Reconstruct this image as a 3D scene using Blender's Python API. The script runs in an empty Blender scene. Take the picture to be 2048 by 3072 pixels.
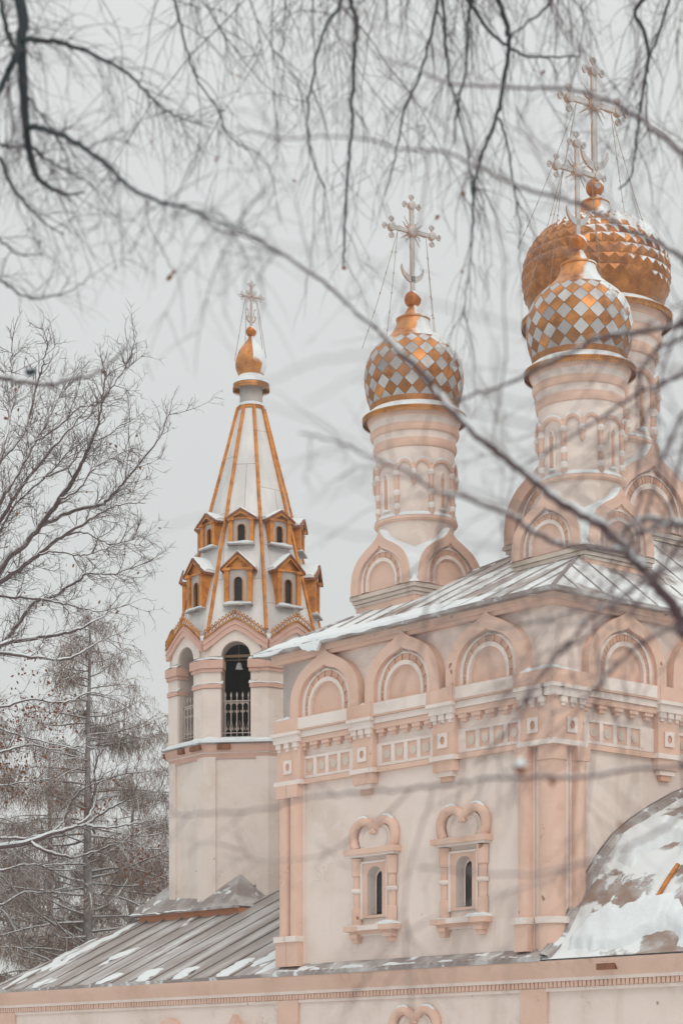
import bpy, math, random
from math import sin, cos, pi, radians, sqrt, atan2
from mathutils import Vector, Matrix, noise

scene = bpy.context.scene
COL = scene.collection
F = 6600.0            # focal length in pixels of the 2048-wide photograph
HY = 3252.0           # row of the horizon
EYE = 1.6

def at(px, py, Y):
    """a point Y metres in front of the viewer, seen at that pixel of the 2048x3072 photograph"""
    return Vector(((px-1024)/F*Y, Y, EYE+(HY-py)/F*Y))
def atd(px, py, Y):   # the same from the 1568-wide overview
    k = 2048/1568
    return at(px*k, py*k, Y)

# ------------------------------------------------------------------ materials
def nt(name):
    m = bpy.data.materials.new(name); m.use_nodes = True
    t = m.node_tree; t.nodes.clear()
    out = t.nodes.new('ShaderNodeOutputMaterial')
    b = t.nodes.new('ShaderNodeBsdfPrincipled')
    t.links.new(b.outputs[0], out.inputs[0])
    return m, t, b
def N(t, kind, **kw):
    n = t.nodes.new(kind)
    for k, v in kw.items(): setattr(n, k, v)
    return n
def mixc(t, fac, a, b, mode='MIX'):
    n = N(t, 'ShaderNodeMix', data_type='RGBA', blend_type=mode)
    for sock, val in ((n.inputs[0], fac), (n.inputs[6], a), (n.inputs[7], b)):
        if hasattr(val, 'links'): t.links.new(val, sock)
        elif isinstance(val, (int, float)): sock.default_value = val
        else: sock.default_value = (*val, 1) if len(val) == 3 else val
    return n.outputs[2]
def mth(t, op, a, b=None, c=None, clamp=False):
    n = N(t, 'ShaderNodeMath', operation=op, use_clamp=clamp)
    for i, v in enumerate((a, b, c)):
        if v is None: continue
        if hasattr(v, 'links'): t.links.new(v, n.inputs[i])
        else: n.inputs[i].default_value = v
    return n.outputs[0]
def ramp(t, x, lo, hi, a=0.0, b=1.0):
    n = N(t, 'ShaderNodeMapRange', clamp=True, interpolation_type='SMOOTHSTEP')
    t.links.new(x, n.inputs[0])
    for i, v in zip((1, 2, 3, 4), (lo, hi, a, b)): n.inputs[i].default_value = v
    return n.outputs[0]
def noise_n(t, scale, detail=4, rough=.6, co='Object', stretch=None, dist=0):
    tc = N(t, 'ShaderNodeTexCoord'); o = tc.outputs[co]
    if stretch:
        mp = N(t, 'ShaderNodeMapping'); mp.inputs['Scale'].default_value = stretch
        t.links.new(o, mp.inputs[0]); o = mp.outputs[0]
    n = N(t, 'ShaderNodeTexNoise'); t.links.new(o, n.inputs['Vector'])
    n.inputs['Scale'].default_value = scale; n.inputs['Detail'].default_value = detail
    n.inputs['Roughness'].default_value = rough; n.inputs['Distortion'].default_value = dist
    return n.outputs['Fac']
def facing(t, d):
    g = N(t, 'ShaderNodeNewGeometry')
    v = N(t, 'ShaderNodeVectorMath', operation='DOT_PRODUCT')
    t.links.new(g.outputs['Normal'], v.inputs[0]); v.inputs[1].default_value = Vector(d).normalized()
    return v.outputs['Value']
def bump(t, b, h, strength=.3, dist=.02):
    n = N(t, 'ShaderNodeBump'); n.inputs['Strength'].default_value = strength; n.inputs['Distance'].default_value = dist
    t.links.new(h, n.inputs['Height']); t.links.new(n.outputs[0], b.inputs['Normal'])
def setc(t, b, col):
    if hasattr(col, 'links'): t.links.new(col, b.inputs['Base Color'])
    else: b.inputs['Base Color'].default_value = (*col, 1)
SNOWC = (.72, .74, .745)
def snow_over(t, b, col, rough, metal, direction, lo, hi, nscale=3.0, namp=.5, detail=5):
    """lying snow: where the surface faces `direction`, broken up by noise"""
    f = facing(t, direction)
    n = noise_n(t, nscale, detail, .65)
    x = mth(t, 'ADD', f, mth(t, 'MULTIPLY', mth(t, 'SUBTRACT', n, .5), namp))
    k = ramp(t, x, lo, hi)
    setc(t, b, mixc(t, k, col, SNOWC))
    t.links.new(mth(t, 'MULTIPLY_ADD', k, .85-rough, rough), b.inputs['Roughness'])
    t.links.new(mth(t, 'MULTIPLY', mth(t, 'SUBTRACT', 1.0, k), metal), b.inputs['Metallic'])
    return k

def plaster(name, col, dirt, dirt_amt=.35, snow=False):
    """limewash with patch repairs, rain runs, soot spots and hairline cracks"""
    m, t, b = nt(name)
    n1 = noise_n(t, .55, 6, .62); n2 = noise_n(t, 5, 5, .7); n3 = noise_n(t, 1.5, 6, .65, stretch=(1, 1, .11)); n4 = noise_n(t, 1.3, 3, .5, dist=1.2)
    c = mixc(t, ramp(t, n1, .40, .72), [min(1, x*1.04) for x in col], [col[0]*.90, col[1]*.875, col[2]*.85])
    c = mixc(t, mth(t, 'MULTIPLY', ramp(t, n4, .565, .585), .55), c, [min(1, col[0]*1.03), min(1, col[1]*1.06), min(1, col[2]*1.08)])
    c = mixc(t, mth(t, 'MULTIPLY', ramp(t, n3, .54, .80), dirt_amt*1.1), c, dirt)
    c = mixc(t, mth(t, 'MULTIPLY', ramp(t, n2, .60, .82), dirt_amt*.8), c, dirt)
    vo = N(t, 'ShaderNodeTexVoronoi', feature='DISTANCE_TO_EDGE'); tc = N(t, 'ShaderNodeTexCoord')
    va = N(t, 'ShaderNodeVectorMath', operation='MULTIPLY_ADD'); nz = N(t, 'ShaderNodeTexNoise'); nz.inputs['Scale'].default_value = 2.5
    t.links.new(tc.outputs['Object'], nz.inputs['Vector']); t.links.new(nz.outputs['Color'], va.inputs[0]); va.inputs[1].default_value = (.8, .8, .8); t.links.new(tc.outputs['Object'], va.inputs[2])
    t.links.new(va.outputs[0], vo.inputs['Vector']); vo.inputs['Scale'].default_value = .55
    cr = mth(t, 'MULTIPLY', ramp(t, vo.outputs['Distance'], .0, .006, 1, 0), ramp(t, n1, .5, .62))
    c = mixc(t, mth(t, 'MULTIPLY', cr, .55), c, [x*.6 for x in dirt])
    sp = noise_n(t, 2.7, 2, .5); c = mixc(t, mth(t, 'MULTIPLY', ramp(t, sp, .755, .775), .8), c, [x*.55 for x in dirt])
    setc(t, b, c); b.inputs['Roughness'].default_value = .92
    b.inputs['Specular IOR Level'].default_value = .15
    bump(t, b, mth(t, 'ADD', n2, mth(t, 'MULTIPLY', n1, 1.5)), .35, .03)
    return m
M = {}
CREAM = (.73, .615, .555); PINK = (.68, .465, .375)
M['cream'] = plaster('cream_plaster', CREAM, (.50, .38, .30))
M['pink'] = plaster('pink_plaster', PINK, (.44, .22, .14), .4)
M['white'] = plaster('white_trim_plaster', (.74, .645, .595), (.50, .38, .30), .3)
M['greycream'] = plaster('weathered_cream_plaster', (.60, .51, .44), (.28, .21, .17), .7)
M['brick'] = plaster('brick_edge', (.60, .37, .275), (.44, .25, .18), .5)
M['reveal'] = plaster('grey_reveal_plaster', (.56, .475, .44), (.42, .34, .30), .3)
M['tower'] = plaster('tower_plaster', (.73, .63, .57), (.56, .46, .38), .3)
M['towerpink'] = plaster('tower_pink_plaster', (.62, .40, .33), (.34, .18, .13), .5)
M['orangewall'] = plaster('orange_painted_fascia', (.55, .25, .15), (.36, .15, .09), .5)

def gold(name, col, rough=.38, snow=None, tone=True, metal=.7):
    m, t, b = nt(name)
    n = noise_n(t, 2.6, 6, .7)
    c = mixc(t, ramp(t, n, .38, .68), [min(1, x*1.08) for x in col], [col[0]*.58, col[1]*.52, col[2]*.55])
    c = mixc(t, ramp(t, noise_n(t, 9, 3, .6), .62, .72, 0, .5), c, (.16, .085, .05))
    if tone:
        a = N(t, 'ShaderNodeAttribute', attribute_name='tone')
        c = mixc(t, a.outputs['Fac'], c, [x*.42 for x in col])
    if snow: snow_over(t, b, c, rough, metal, *snow)
    else:
        setc(t, b, c); b.inputs['Roughness'].default_value = rough; b.inputs['Metallic'].default_value = metal
    bump(t, b, n, .25, .03)
    return m
GOLDC = (.58, .25, .085)
WIND = (.80, -.12, .60)
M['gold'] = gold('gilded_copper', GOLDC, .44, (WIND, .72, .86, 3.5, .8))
M['goldneck'] = gold('gilded_neck', GOLDC, .42, ((.85, -.1, .5), .38, .55, 4.0, .45))
M['goldball'] = gold('gilded_ball', (.56, .20, .05), .45, ((.62, -.15, .77), .60, .70, 5.0, .25))
M['studs'] = gold('gilded_studs', (.48, .20, .07), .40, ((.50, -.1, .86), .50, .62, 3.5, .9))
M['lace'] = gold('gilded_lace', (.52, .235, .07), .5, None, False)
M['wood'] = gold('orange_gilt_sheet', (.60, .235, .05), .5, None, False, .25)
M['darkrim'] = gold('brown_rim', (.25, .10, .05), .6, None, False, .2)
def silver(name):
    m, t, b = nt(name)
    n = noise_n(t, 9, 5, .7)
    c = mixc(t, n, (.43, .405, .40), (.60, .58, .57))
    a = N(t, 'ShaderNodeAttribute', attribute_name='tone')
    c = mixc(t, a.outputs['Fac'], c, (.25, .235, .235))
    snow_over(t, b, c, .5, .35, WIND, .62, .82, 4.0, .8)
    bump(t, b, noise_n(t, 40, 2, .5), .2, .01)
    return m
M['silver'] = silver('frosted_silver_panel')
def simple(name, col, rough=.7, metal=0., var=.15, nscale=4., spec=.3):
    m, t, b = nt(name)
    n = noise_n(t, nscale, 5, .6)
    setc(t, b, mixc(t, n, [min(1, x*(1+var)) for x in col], [x*(1-var) for x in col]))
    b.inputs['Roughness'].default_value = rough; b.inputs['Metallic'].default_value = metal
    b.inputs['Specular IOR Level'].default_value = spec
    return m
M['seam'] = simple('dark_seam', (.12, .06, .03), .7)
M['crossface'] = simple('frosted_cross', (.51, .475, .46), .55, .1)
M['crossside'] = simple('gilt_cross_side', (.50, .32, .23), .5, .2)
M['glass'] = simple('dark_glass', (.02, .024, .026), .35, 0, .3, 2., .25)
M['lattice'] = simple('old_window_lattice', (.11, .10, .10), .5)
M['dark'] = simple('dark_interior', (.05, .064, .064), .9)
M['timber'] = simple('belfry_timber', (.30, .20, .14), .8)
M['iron'] = simple('pale_painted_iron', (.50, .42, .38), .6)
M['crosspale'] = simple('rust_tinged_cross', (.48, .40, .37), .6)
M['wire'] = simple('stay_wire', (.30, .22, .18), .6)
m, t, b = nt('snow'); n = noise_n(t, 3, 6, .6); setc(t, b, mixc(t, n, (.68, .715, .73), (.74, .765, .775)))
b.inputs['Roughness'].default_value = .9; b.inputs['Specular IOR Level'].default_value = .2
bump(t, b, noise_n(t, 7, 5, .6), .5, .06); M['snow'] = m
# tent roof sheets: frosted zinc with frost patches and streaks
m, t, b = nt('frosted_zinc_sheet')
n1 = noise_n(t, .9, 5, .6, stretch=(1, 1, .35)); n2 = noise_n(t, 14, 5, .7)
c = mixc(t, ramp(t, n1, .38, .62), (.76, .735, .71), (.60, .58, .575))
c = mixc(t, mth(t, 'MULTIPLY', ramp(t, n2, .5, .75), .5), c, (.74, .74, .74))
br = N(t, 'ShaderNodeTexBrick'); tc = N(t, 'ShaderNodeTexCoord')
t.links.new(tc.outputs['UV'], br.inputs['Vector'])
br.inputs['Scale'].default_value = 1.0; br.inputs['Mortar Size'].default_value = .012
br.inputs['Brick Width'].default_value = 1.15; br.inputs['Row Height'].default_value = 1.9
br.inputs['Color1'].default_value = (1, 1, 1, 1); br.inputs['Color2'].default_value = (.9, .9, .9, 1); br.inputs['Mortar'].default_value = (.62, .58, .56, 1)
c = mixc(t, 1.0, c, br.outputs['Color'], 'MULTIPLY')
setc(t, b, c); b.inputs['Roughness'].default_value = .55; b.inputs['Metallic'].default_value = .15
bump(t, b, n2, .15, .01); M['zinc'] = m
# brown-grey sheet roofs with lying snow
def roofmat(name, col, lo, hi, nscale, stretch, amp=1.0, streak=(1, 1, 1)):
    m, t, b = nt(name)
    n = noise_n(t, nscale, 4, .5, stretch=stretch, dist=.3); n2 = noise_n(t, 6, 5, .7)
    c = mixc(t, n2, col, [x*.7 for x in col])
    c = mixc(t, ramp(t, noise_n(t, 1.1, 4, .6, stretch=stretch), .40, .68), c, (.50, .48, .475))
    x = mth(t, 'ADD', n, mth(t, 'MULTIPLY', mth(t, 'SUBTRACT', n2, .5), .16))
    k = ramp(t, x, lo, hi)
    setc(t, b, mixc(t, k, c, SNOWC))
    t.links.new(mth(t, 'MULTIPLY_ADD', k, .4, .5), b.inputs['Roughness'])
    b.inputs['Specular IOR Level'].default_value = .3
    bump(t, b, k, .6, .06)
    return m
M['roof_low'] = roofmat('grey_sheet_roof', (.36, .31, .29), .62, .74, .55, (1.5, .35, .35))
M['roof_main'] = roofmat('snowy_sheet_roof', (.34, .27, .24), .42, .50, .7, (1.0, .6, .6))
M['roof_apse'] = roofmat('apse_sheet_roof', (.32, .225, .18), .455, .50, .55, (.9, 1.1, 1.3))
M['flash'] = roofmat('grey_flashing', (.30, .25, .235), .58, .66, 1.8, (1, 1, 1))
def bark(name, col, snow, lo=.45, hi=.75):
    m, t, b = nt(name)
    n = noise_n(t, 12, 4, .6); c = mixc(t, n, col, [x*.55 for x in col])
    if snow: snow_over(t, b, c, .85, 0, (.1, -.1, 1), lo, hi, 5, .4)
    else: setc(t, b, c); b.inputs['Roughness'].default_value = .9
    b.inputs['Specular IOR Level'].default_value = .2
    return m
M['bark_dark'] = bark('dark_wet_bark', (.050, .062, .068), False)
M['bark_twig'] = bark('dark_birch_twig', (.105, .072, .078), False)
M['bark_snow'] = bark('snow_lined_bark', (.12, .075, .08), True, .55, .85)
M['bark_far'] = bark('far_snow_lined_bark', (.165, .118, .115), True, .3, .7)  # base colour lightened to stand in for haze over distance
M['bark_near'] = bark('near_branch_bark', (.15, .088, .088), True, .5, .85)
M['larch'] = bark('larch_twig', (.26, .15, .105), True, .3, .75)
M['larchbark'] = bark('larch_bark', (.20, .165, .155), True, .0, .5)
M['leaf'] = simple('dead_leaf', (.20, .075, .035), .8)

# ------------------------------------------------------------------ mesh builder
class MB:
    def __init__(s, fn=None): s.v = []; s.f = []; s.m = []; s.tone = []; s.uv = {}; s.fn = fn; s.mats = []
    def mi(s, mat):
        if mat not in s.mats: s.mats.append(mat)
        return s.mats.index(mat)
    def add(s, vs, fs, mat, tone=0.0):
        k = len(s.v); fn = s.fn
        s.v += [tuple(fn(*p)) if fn else tuple(p) for p in vs]
        i = s.mi(mat)
        for f in fs: s.f.append(tuple(j+k for j in f)); s.m.append(i); s.tone.append(tone)
    def box(s, x0, x1, y0, y1, z0, z1, mat):
        s.add([(x, y, z) for z in (z0, z1) for y in (y0, y1) for x in (x0, x1)],
              [(0, 2, 3, 1), (4, 5, 7, 6), (0, 1, 5, 4), (2, 6, 7, 3), (0, 4, 6, 2), (1, 3, 7, 5)], mat)
    def strip(s, A, B, mat, closed=False, tone=0.):
        n = len(A); vs = list(A)+list(B)
        s.add(vs, [(i, (i+1) % n, n+(i+1) % n, n+i) for i in range(n if closed else n-1)], mat, tone)
    def band(s, O, I, w0, w1, mat, side=None, caps=True):
        """flat band between outline O and I (lists of (u,v)) standing from w0 to w1"""
        side = side or mat
        f = lambda P, w: [(p[0], p[1], w) for p in P]
        s.strip(f(O, w1), f(I, w1), mat); s.strip(f(O, w0), f(O, w1), side); s.strip(f(I, w1), f(I, w0), side)
        if caps:
            for e in (0, -1):
                s.add([(*O[e], w0), (*O[e], w1), (*I[e], w1), (*I[e], w0)], [(0, 1, 2, 3)], side)
    def prism(s, P, w0, w1, mat, side=None, back=False):
        n = len(P); vs = [(p[0], p[1], w1) for p in P]+[(p[0], p[1], w0) for p in P]
        s.add(vs, [tuple(range(n))], mat)
        s.add(vs, [(i, n+i, n+(i+1) % n, (i+1) % n) for i in range(n)]+([tuple(range(2*n-1, n-1, -1))] if back else []), side or mat)
    def tube(s, pts, r, n, mat, cap=True, tone=0.):
        P = [Vector(p) for p in pts]
        if not isinstance(r, (list, tuple)): r = [r]*len(P)
        vs = []
        up = None
        for i, p in enumerate(P):
            d = (P[min(i+1, len(P)-1)]-P[max(i-1, 0)])
            if d.length < 1e-9: d = Vector((0, 0, 1))
            d.normalize()
            if up is None: up = Vector((0, 0, 1)) if abs(d.z) < .8 else Vector((1, 0, 0))
            a = d.cross(up)
            if a.length < 1e-6: a = d.cross(Vector((0, 1, 0)))
            a.normalize(); b = a.cross(d); up = b
            for k in range(n):
                q = 2*pi*k/n; vs.append(p+(a*cos(q)+b*sin(q))*r[i])
        L = len(P)
        fs = [(i*n+k, i*n+(k+1) % n, (i+1)*n+(k+1) % n, (i+1)*n+k) for i in range(L-1) for k in range(n)]
        if cap and n > 3: fs += [tuple(range(n-1, -1, -1)), tuple(range((L-1)*n, L*n))]
        s.add(vs, fs, mat, tone)
    def lathe(s, prof, n, mat, c=(0, 0), mats=None, a0=0., cap=False):
        vs = [(c[0]+r*cos(a0+2*pi*k/n), c[1]+r*sin(a0+2*pi*k/n), z) for r, z in prof for k in range(n)]
        for i in range(len(prof)-1):
            s_m = mats[i] if mats else mat
            s.add(vs[i*n:(i+2)*n], [(k, (k+1) % n, n+(k+1) % n, n+k) for k in range(n)], s_m)
        if cap: s.add(vs[-n:], [tuple(range(n))], mats[-1] if mats else mat)
    def ball(s, c, r, mat, n=12, sq=1.):
        prof = [(max(r*sin(pi*i/8), 1e-4), c[2]-r*sq*cos(pi*i/8)) for i in range(9)]
        s.lathe(prof, n, mat, (c[0], c[1]))
    def pieces(s):
        n = len(s.v); par = list(range(n))
        def find(a):
            while par[a] != a: par[a] = par[par[a]]; a = par[a]
            return a
        key = {}
        for i, p in enumerate(s.v):
            q = (round(p[0], 3), round(p[1], 3), round(p[2], 3)); j = key.setdefault(q, i)
            if j != i: par[find(i)] = find(j)
        for f in s.f:
            a = find(f[0])
            for j in f[1:]: par[find(j)] = a
        box = {}
        for i, p in enumerate(s.v):
            r = find(i); b = box.get(r)
            if b is None: box[r] = [*p, *p]
            else:
                for k in (0, 1, 2):
                    if p[k] < b[k]: b[k] = p[k]
                    if p[k] > b[k+3]: b[k+3] = p[k]
        roots = list(box); lab = {r: r for r in roots}
        def lf(a):
            while lab[a] != a: lab[a] = lab[lab[a]]; a = lab[a]
            return a
        for i, a in enumerate(roots):
            A = box[a]; sa = max(A[k+3]-A[k] for k in (0, 1, 2))
            for b in roots[:i]:
                B = box[b]; sb = max(B[k+3]-B[k] for k in (0, 1, 2))
                g = sqrt(sum(max(0, A[k]-B[k+3], B[k]-A[k+3])**2 for k in (0, 1, 2)))
                if g <= max(.02, .42*max(sa, sb)): lab[lf(a)] = lf(b)
        return [lf(find(f[0])) for f in s.f]
    def split_build(s, name, parent=None, **kw):
        """one object for every far-apart piece"""
        lab = s.pieces(); outs = []
        for L in dict.fromkeys(lab):
            t = MB(); t.mats = list(s.mats); mp = {}
            for f, m, tn, l in zip(s.f, s.m, s.tone, lab):
                if l != L: continue
                for j in f:
                    if j not in mp: mp[j] = len(t.v); t.v.append(s.v[j])
                t.f.append(tuple(mp[j] for j in f)); t.m.append(m); t.tone.append(tn)
            outs.append(t.build(name, parent, **kw))
        return outs
    def build(s, name, parent=None, angle=38, loc=None, merge=True):
        me = bpy.data.meshes.new(name)
        me.from_pydata(s.v, [], s.f)
        used = sorted(set(s.m)); ix = {u: i for i, u in enumerate(used)}
        for u in used: me.materials.append(M[s.mats[u]])
        me.polygons.foreach_set('material_index', [ix[x] for x in s.m])
        if any(s.tone):
            a = me.attributes.new('tone', 'FLOAT', 'FACE'); a.data.foreach_set('value', s.tone)
        if merge and len(s.v) < 60000:
            import bmesh
            bm = bmesh.new(); bm.from_mesh(me)
            bmesh.ops.remove_doubles(bm, verts=bm.verts, dist=.0004)
            bmesh.ops.recalc_face_normals(bm, faces=bm.faces)
            bm.to_mesh(me); bm.free()
        me.update()
        if angle:
            me.shade_smooth(); me.set_sharp_from_angle(angle=radians(angle))
        o = bpy.data.objects.new(name, me); COL.objects.link(o)
        if parent: o.parent = parent
        if loc: o.location = loc
        return o

def ridge(mb, u0, u1, z, w0, w1, h, seed, lo=.15):
    """lying snow along a ledge: an uneven low bank from u0 to u1 between depths w0 and w1"""
    n = max(6, int(abs(u1-u0)/.06)); pv = None
    for i in range(n+1):
        u = u0+(u1-u0)*i/n; e = min(1, i/2.5, (n-i)/2.5)**.6
        k = max(lo, .55+.75*noise.noise((u*1.7, seed*7.3, .5))+.25*noise.noise((u*7, seed, 3.))); hh = h*k*e
        f = w1-(w1-w0)*(.12*noise.noise((u*5, seed, 9.))+.10)*(2-k)
        row = [(u, z-.004, f), (u, z+hh*.55, f-.012), (u, z+hh, f-(f-w0)*.35), (u, z+hh*.92, w0)]
        if pv: mb.strip(pv, row, 'snow')
        pv = row

def tag(o, label=None, cat=None, group=None, kind=None):
    for k, v in (('label', label), ('category', cat), ('group', group), ('kind', kind)):
        if v: o[k] = v
    return o
def empty(name, loc, rz=0., **kw):
    o = bpy.data.objects.new(name, None); COL.objects.link(o)
    o.location = loc; o.rotation_euler.z = rz; o.empty_display_size = .5
    return tag(o, **kw)
def kids(o): return [c for c in COL.objects if c.parent == o]
def copy_tree(o, parent, loc=None):
    c = o.copy(); COL.objects.link(c); c.parent = parent
    if loc is not None: c.location = loc
    for ch in kids(o): copy_tree(ch, c)
    return c
rng = random.Random(7)
def jit(a): return rng.uniform(-a, a)
# ================================================================== the church
CX, CY = 4.795, 50.0
RZ = atan2(-.759, .651)
church = empty('church', (CX, CY, 0), RZ, label='pink and cream church with gilded onion domes under snowy eaves', cat='church')
UX = Vector((cos(RZ), sin(RZ), 0)); UY = Vector((-sin(RZ), cos(RZ), 0))
def to_church(p):
    d = Vector(p)-Vector((CX, CY, 0)); return Vector((d.dot(UX), d.dot(UY), d.z))
def from_church(p): return Vector((CX, CY, 0))+UX*p[0]+UY*p[1]+Vector((0, 0, p[2]))
south = lambda u, v, w: (u, -w, v)          # wall coordinates: along, up, out
east = lambda u, v, w: (w, u, v)
WX, WY, ZE = -9.7, 13.4, 12.82              # plan of the main block, eave height

# ogee outline, half width a, height h, n points from left foot to right foot
OGB = [(-1, 0), (-1, .10), (-.99, .20), (-.965, .32), (-.91, .43), (-.82, .53), (-.70, .62), (-.57, .685), (-.44, .74), (-.33, .78), (-.23, .82), (-.14, .865), (-.065, .92), (-.02, .965), (0, 1.0)]
OG = [(-1, 0), (-1, .2), (-.985, .33), (-.95, .43), (-.88, .54), (-.79, .63), (-.67, .71), (-.53, .775), (-.40, .825), (-.30, .86), (-.2, .89), (-.11, .93), (-.045, .97), (0, 1.0)]
OLD = [(-1, 0), (-1, .14), (-1.0, .27), (-.975, .40), (-.92, .53), (-.84, .635), (-.72, .72), (-.57, .79), (-.42, .835), (-.29, .865), (-.18, .893), (-.095, .925), (-.038, .965), (0, 1.0)]
def ogee(a, h, tip=1.0, S=None):
    L = []
    for x, y in (S or OG):
        y2 = y if tip == 1 else y - max(0, y-.80)*(1-tip)
        L.append((x*a, y2*h))
    return L+[(-x, y) for x, y in L[-2::-1]]
def arch(a, stilt, n=16):
    return [(-a, 0)]+[(-a*cos(pi*i/n), stilt+a*sin(pi*i/n)) for i in range(n+1)]+[(a, 0)]
def resample(P, n):
    d = [0]
    for p, q in zip(P, P[1:]): d.append(d[-1]+math.hypot(q[0]-p[0], q[1]-p[1]))
    out = []; j = 0
    for i in range(n):
        x = d[-1]*i/(n-1)
        while j < len(P)-2 and d[j+1] < x: j += 1
        k = (x-d[j])/max(1e-9, d[j+1]-d[j]); k = min(1, max(0, k))
        out.append((P[j][0]+(P[j+1][0]-P[j][0])*k, P[j][1]+(P[j+1][1]-P[j][1])*k))
    return out
def shift(P, u, v): return [(x+u, y+v) for x, y in P]

def kokoshnik(mb, u, z, a, h, P='pink', W='cream', d=.23, S=None):
    """arched gable relief: ogee outer band, white ring, fan of bricks, white ring, tympanum"""
    n = 33
    O = resample(ogee(a, h, 1, S), n); I = resample(ogee(a*.755, h*.82, .6, S), n)
    I2 = resample(ogee(a*.70, h*.785, .45, S), n)
    mb.band(shift(O, u, z), shift(I, u, z), 0, d, P)
    mb.band(shift(I, u, z), shift(I2, u, z), 0, d*.62, P)
    w1, w2, w3, w4 = [resample(arch(a*q, h*s, 24), n) for q, s in ((.70, .15), (.625, .142), (.53, .12), (.463, .108))]
    zz = z+h*.02
    mb.band(shift(I2, u, z), shift(w1, u, zz), 0, d*.42, P, caps=False)
    mb.band(shift(w1, u, zz), shift(w2, u, zz), 0, d*.62, W)
    # brick fan
    for i in range(n-1):
        A = [w2[i], w2[i+1], w3[i+1], w3[i]]
        A = shift(A, u, zz); cx = sum(p[0] for p in A)/4; cy = sum(p[1] for p in A)/4
        e = .93 if i % 1 == 0 else 1
        B = [(cx+(p[0]-cx)*e, cy+(p[1]-cy)*e) for p in A]
        mb.prism(B, 0, d*(.44+.16*((i*7) % 3)/3), 'brick')
    mb.strip([(p[0]+u, p[1]+zz, d*.16) for p in w2], [(p[0]+u, p[1]+zz, d*.16) for p in w3], 'brick')
    mb.band(shift(w3, u, zz), shift(w4, u, zz), 0, d*.66, W)
    mb.prism(shift(w4, u, zz), 0, d*.2, P)

def wall_with_holes(mb, u0, u1, z0, z1, holes, mat, w=0.):
    us = [u0]
    for a, b, _, _ in holes: us += [a, b]
    us.append(u1)
    for i in range(len(us)-1):
        a, b = us[i], us[i+1]
        if i % 2 == 0: spans = [(z0, z1)]
        else:
            h = holes[i//2]; spans = [(z0, h[2]), (h[3], z1)]
        for s, e in spans: mb.add([(a, s, w), (b, s, w), (b, e, w), (a, e, w)], [(0, 1, 2, 3)], mat)

# ---- main walls
WIN = [(-6.05, 5.72, 7.10), (-2.86, 5.72, 7.10)]       # centre, bottom and top of the opening
LOWWIN = [(-4.42, 1.0, 2.35)]
hw = .42
mb = MB(south)
wall_with_holes(mb, WX, 0, 4.4, 12.85, [(c-hw*1.13, c+hw*1.13, b, t_) for c, b, t_ in WIN], 'cream')
mb.fn = east
mb.add([(0, 4.4, 0), (WY, 4.4, 0), (WY, 12.85, 0), (0, 12.85, 0)], [(0, 1, 2, 3)], 'cream')
mb.fn = None
mb.add([(WX, 0, 0), (WX, WY, 0), (WX, WY, 12.85), (WX, 0, 12.85)], [(0, 1, 2, 3)], 'cream')
mb.add([(WX, WY, 0), (0, WY, 0), (0, WY, 12.85), (WX, WY, 12.85)], [(0, 1, 2, 3)], 'cream')
mb.build('upper_wall', church)
mb = MB(south)                                          # lower storey, a hand's breadth proud
wall_with_holes(mb, WX, 0, 0, 4.4, [(c-hw*1.13, c+hw*1.13, b, t_) for c, b, t_ in LOWWIN], 'cream', .13)
for c in (-.42, -9.28): mb.box(c-.42, c+.42, 0, 3.74, .1, .2, 'pink')
mb.build('lower_wall', church)

# lower cornice of the main block: moulding, white band, brick teeth, flashing
def lower_cornice(name, x0, x1, parent, teeth=True, proj=0.):
    mb = MB(south); w = .13+proj
    mb.box(x0, x1, 3.68, 3.76, 0, w+.05, 'cream')
    mb.box(x0, x1, 3.90, 3.98, 0, w+.10, 'cream')
    P = [(w+.10, 3.98), (w+.13, 4.05), (w+.2, 4.16), (w+.27, 4.27), (w+.29, 4.36)]
    mb.strip([(x0, z, ww) for ww, z in P], [(x1, z, ww) for ww, z in P], 'pink')
    n = int((x1-x0)/.125)
    mb.box(x0, x1, 3.76, 3.90, 0, w+.035, 'brick')
    if teeth:
        for i in range(n):
            a = x0+(i+.14)*(x1-x0)/n; mb.box(a, a+.088, 3.768+jit(.004), 3.892, w, w+.085+jit(.008), 'pink')
    mb.build(name, parent)
lower_cornice('lower_cornice', WX-.0, 0.0, church)
mb = MB(south)                                          # sloping sheet ledge over it
for i in range(40):
    a, b = WX+.05+i*.242, WX+.05+(i+1)*.242
    P = [(.005, 4.68), (.16, 4.60), (.44, 4.44), (.445, 4.36)]
    mb.strip([(a, z, w) for w, z in P], [(b, z, w) for w, z in P], 'flash')
    mb.box(b-.012, b+.012, 4.45, 4.475, .2, .44, 'flash')
mb.build('sheet_ledge', church)
mb = MB(south)
u = WX+.3
while u < -.6:                                          # broken banks of snow left lying on the ledge
    L = rng.uniform(.35, 1.5); ridge(mb, u, min(u+L, -.1), 4.49, .16, .38, .085, u); u += L+rng.uniform(.15, .7)
mb.split_build('snow_cover', church)

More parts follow.
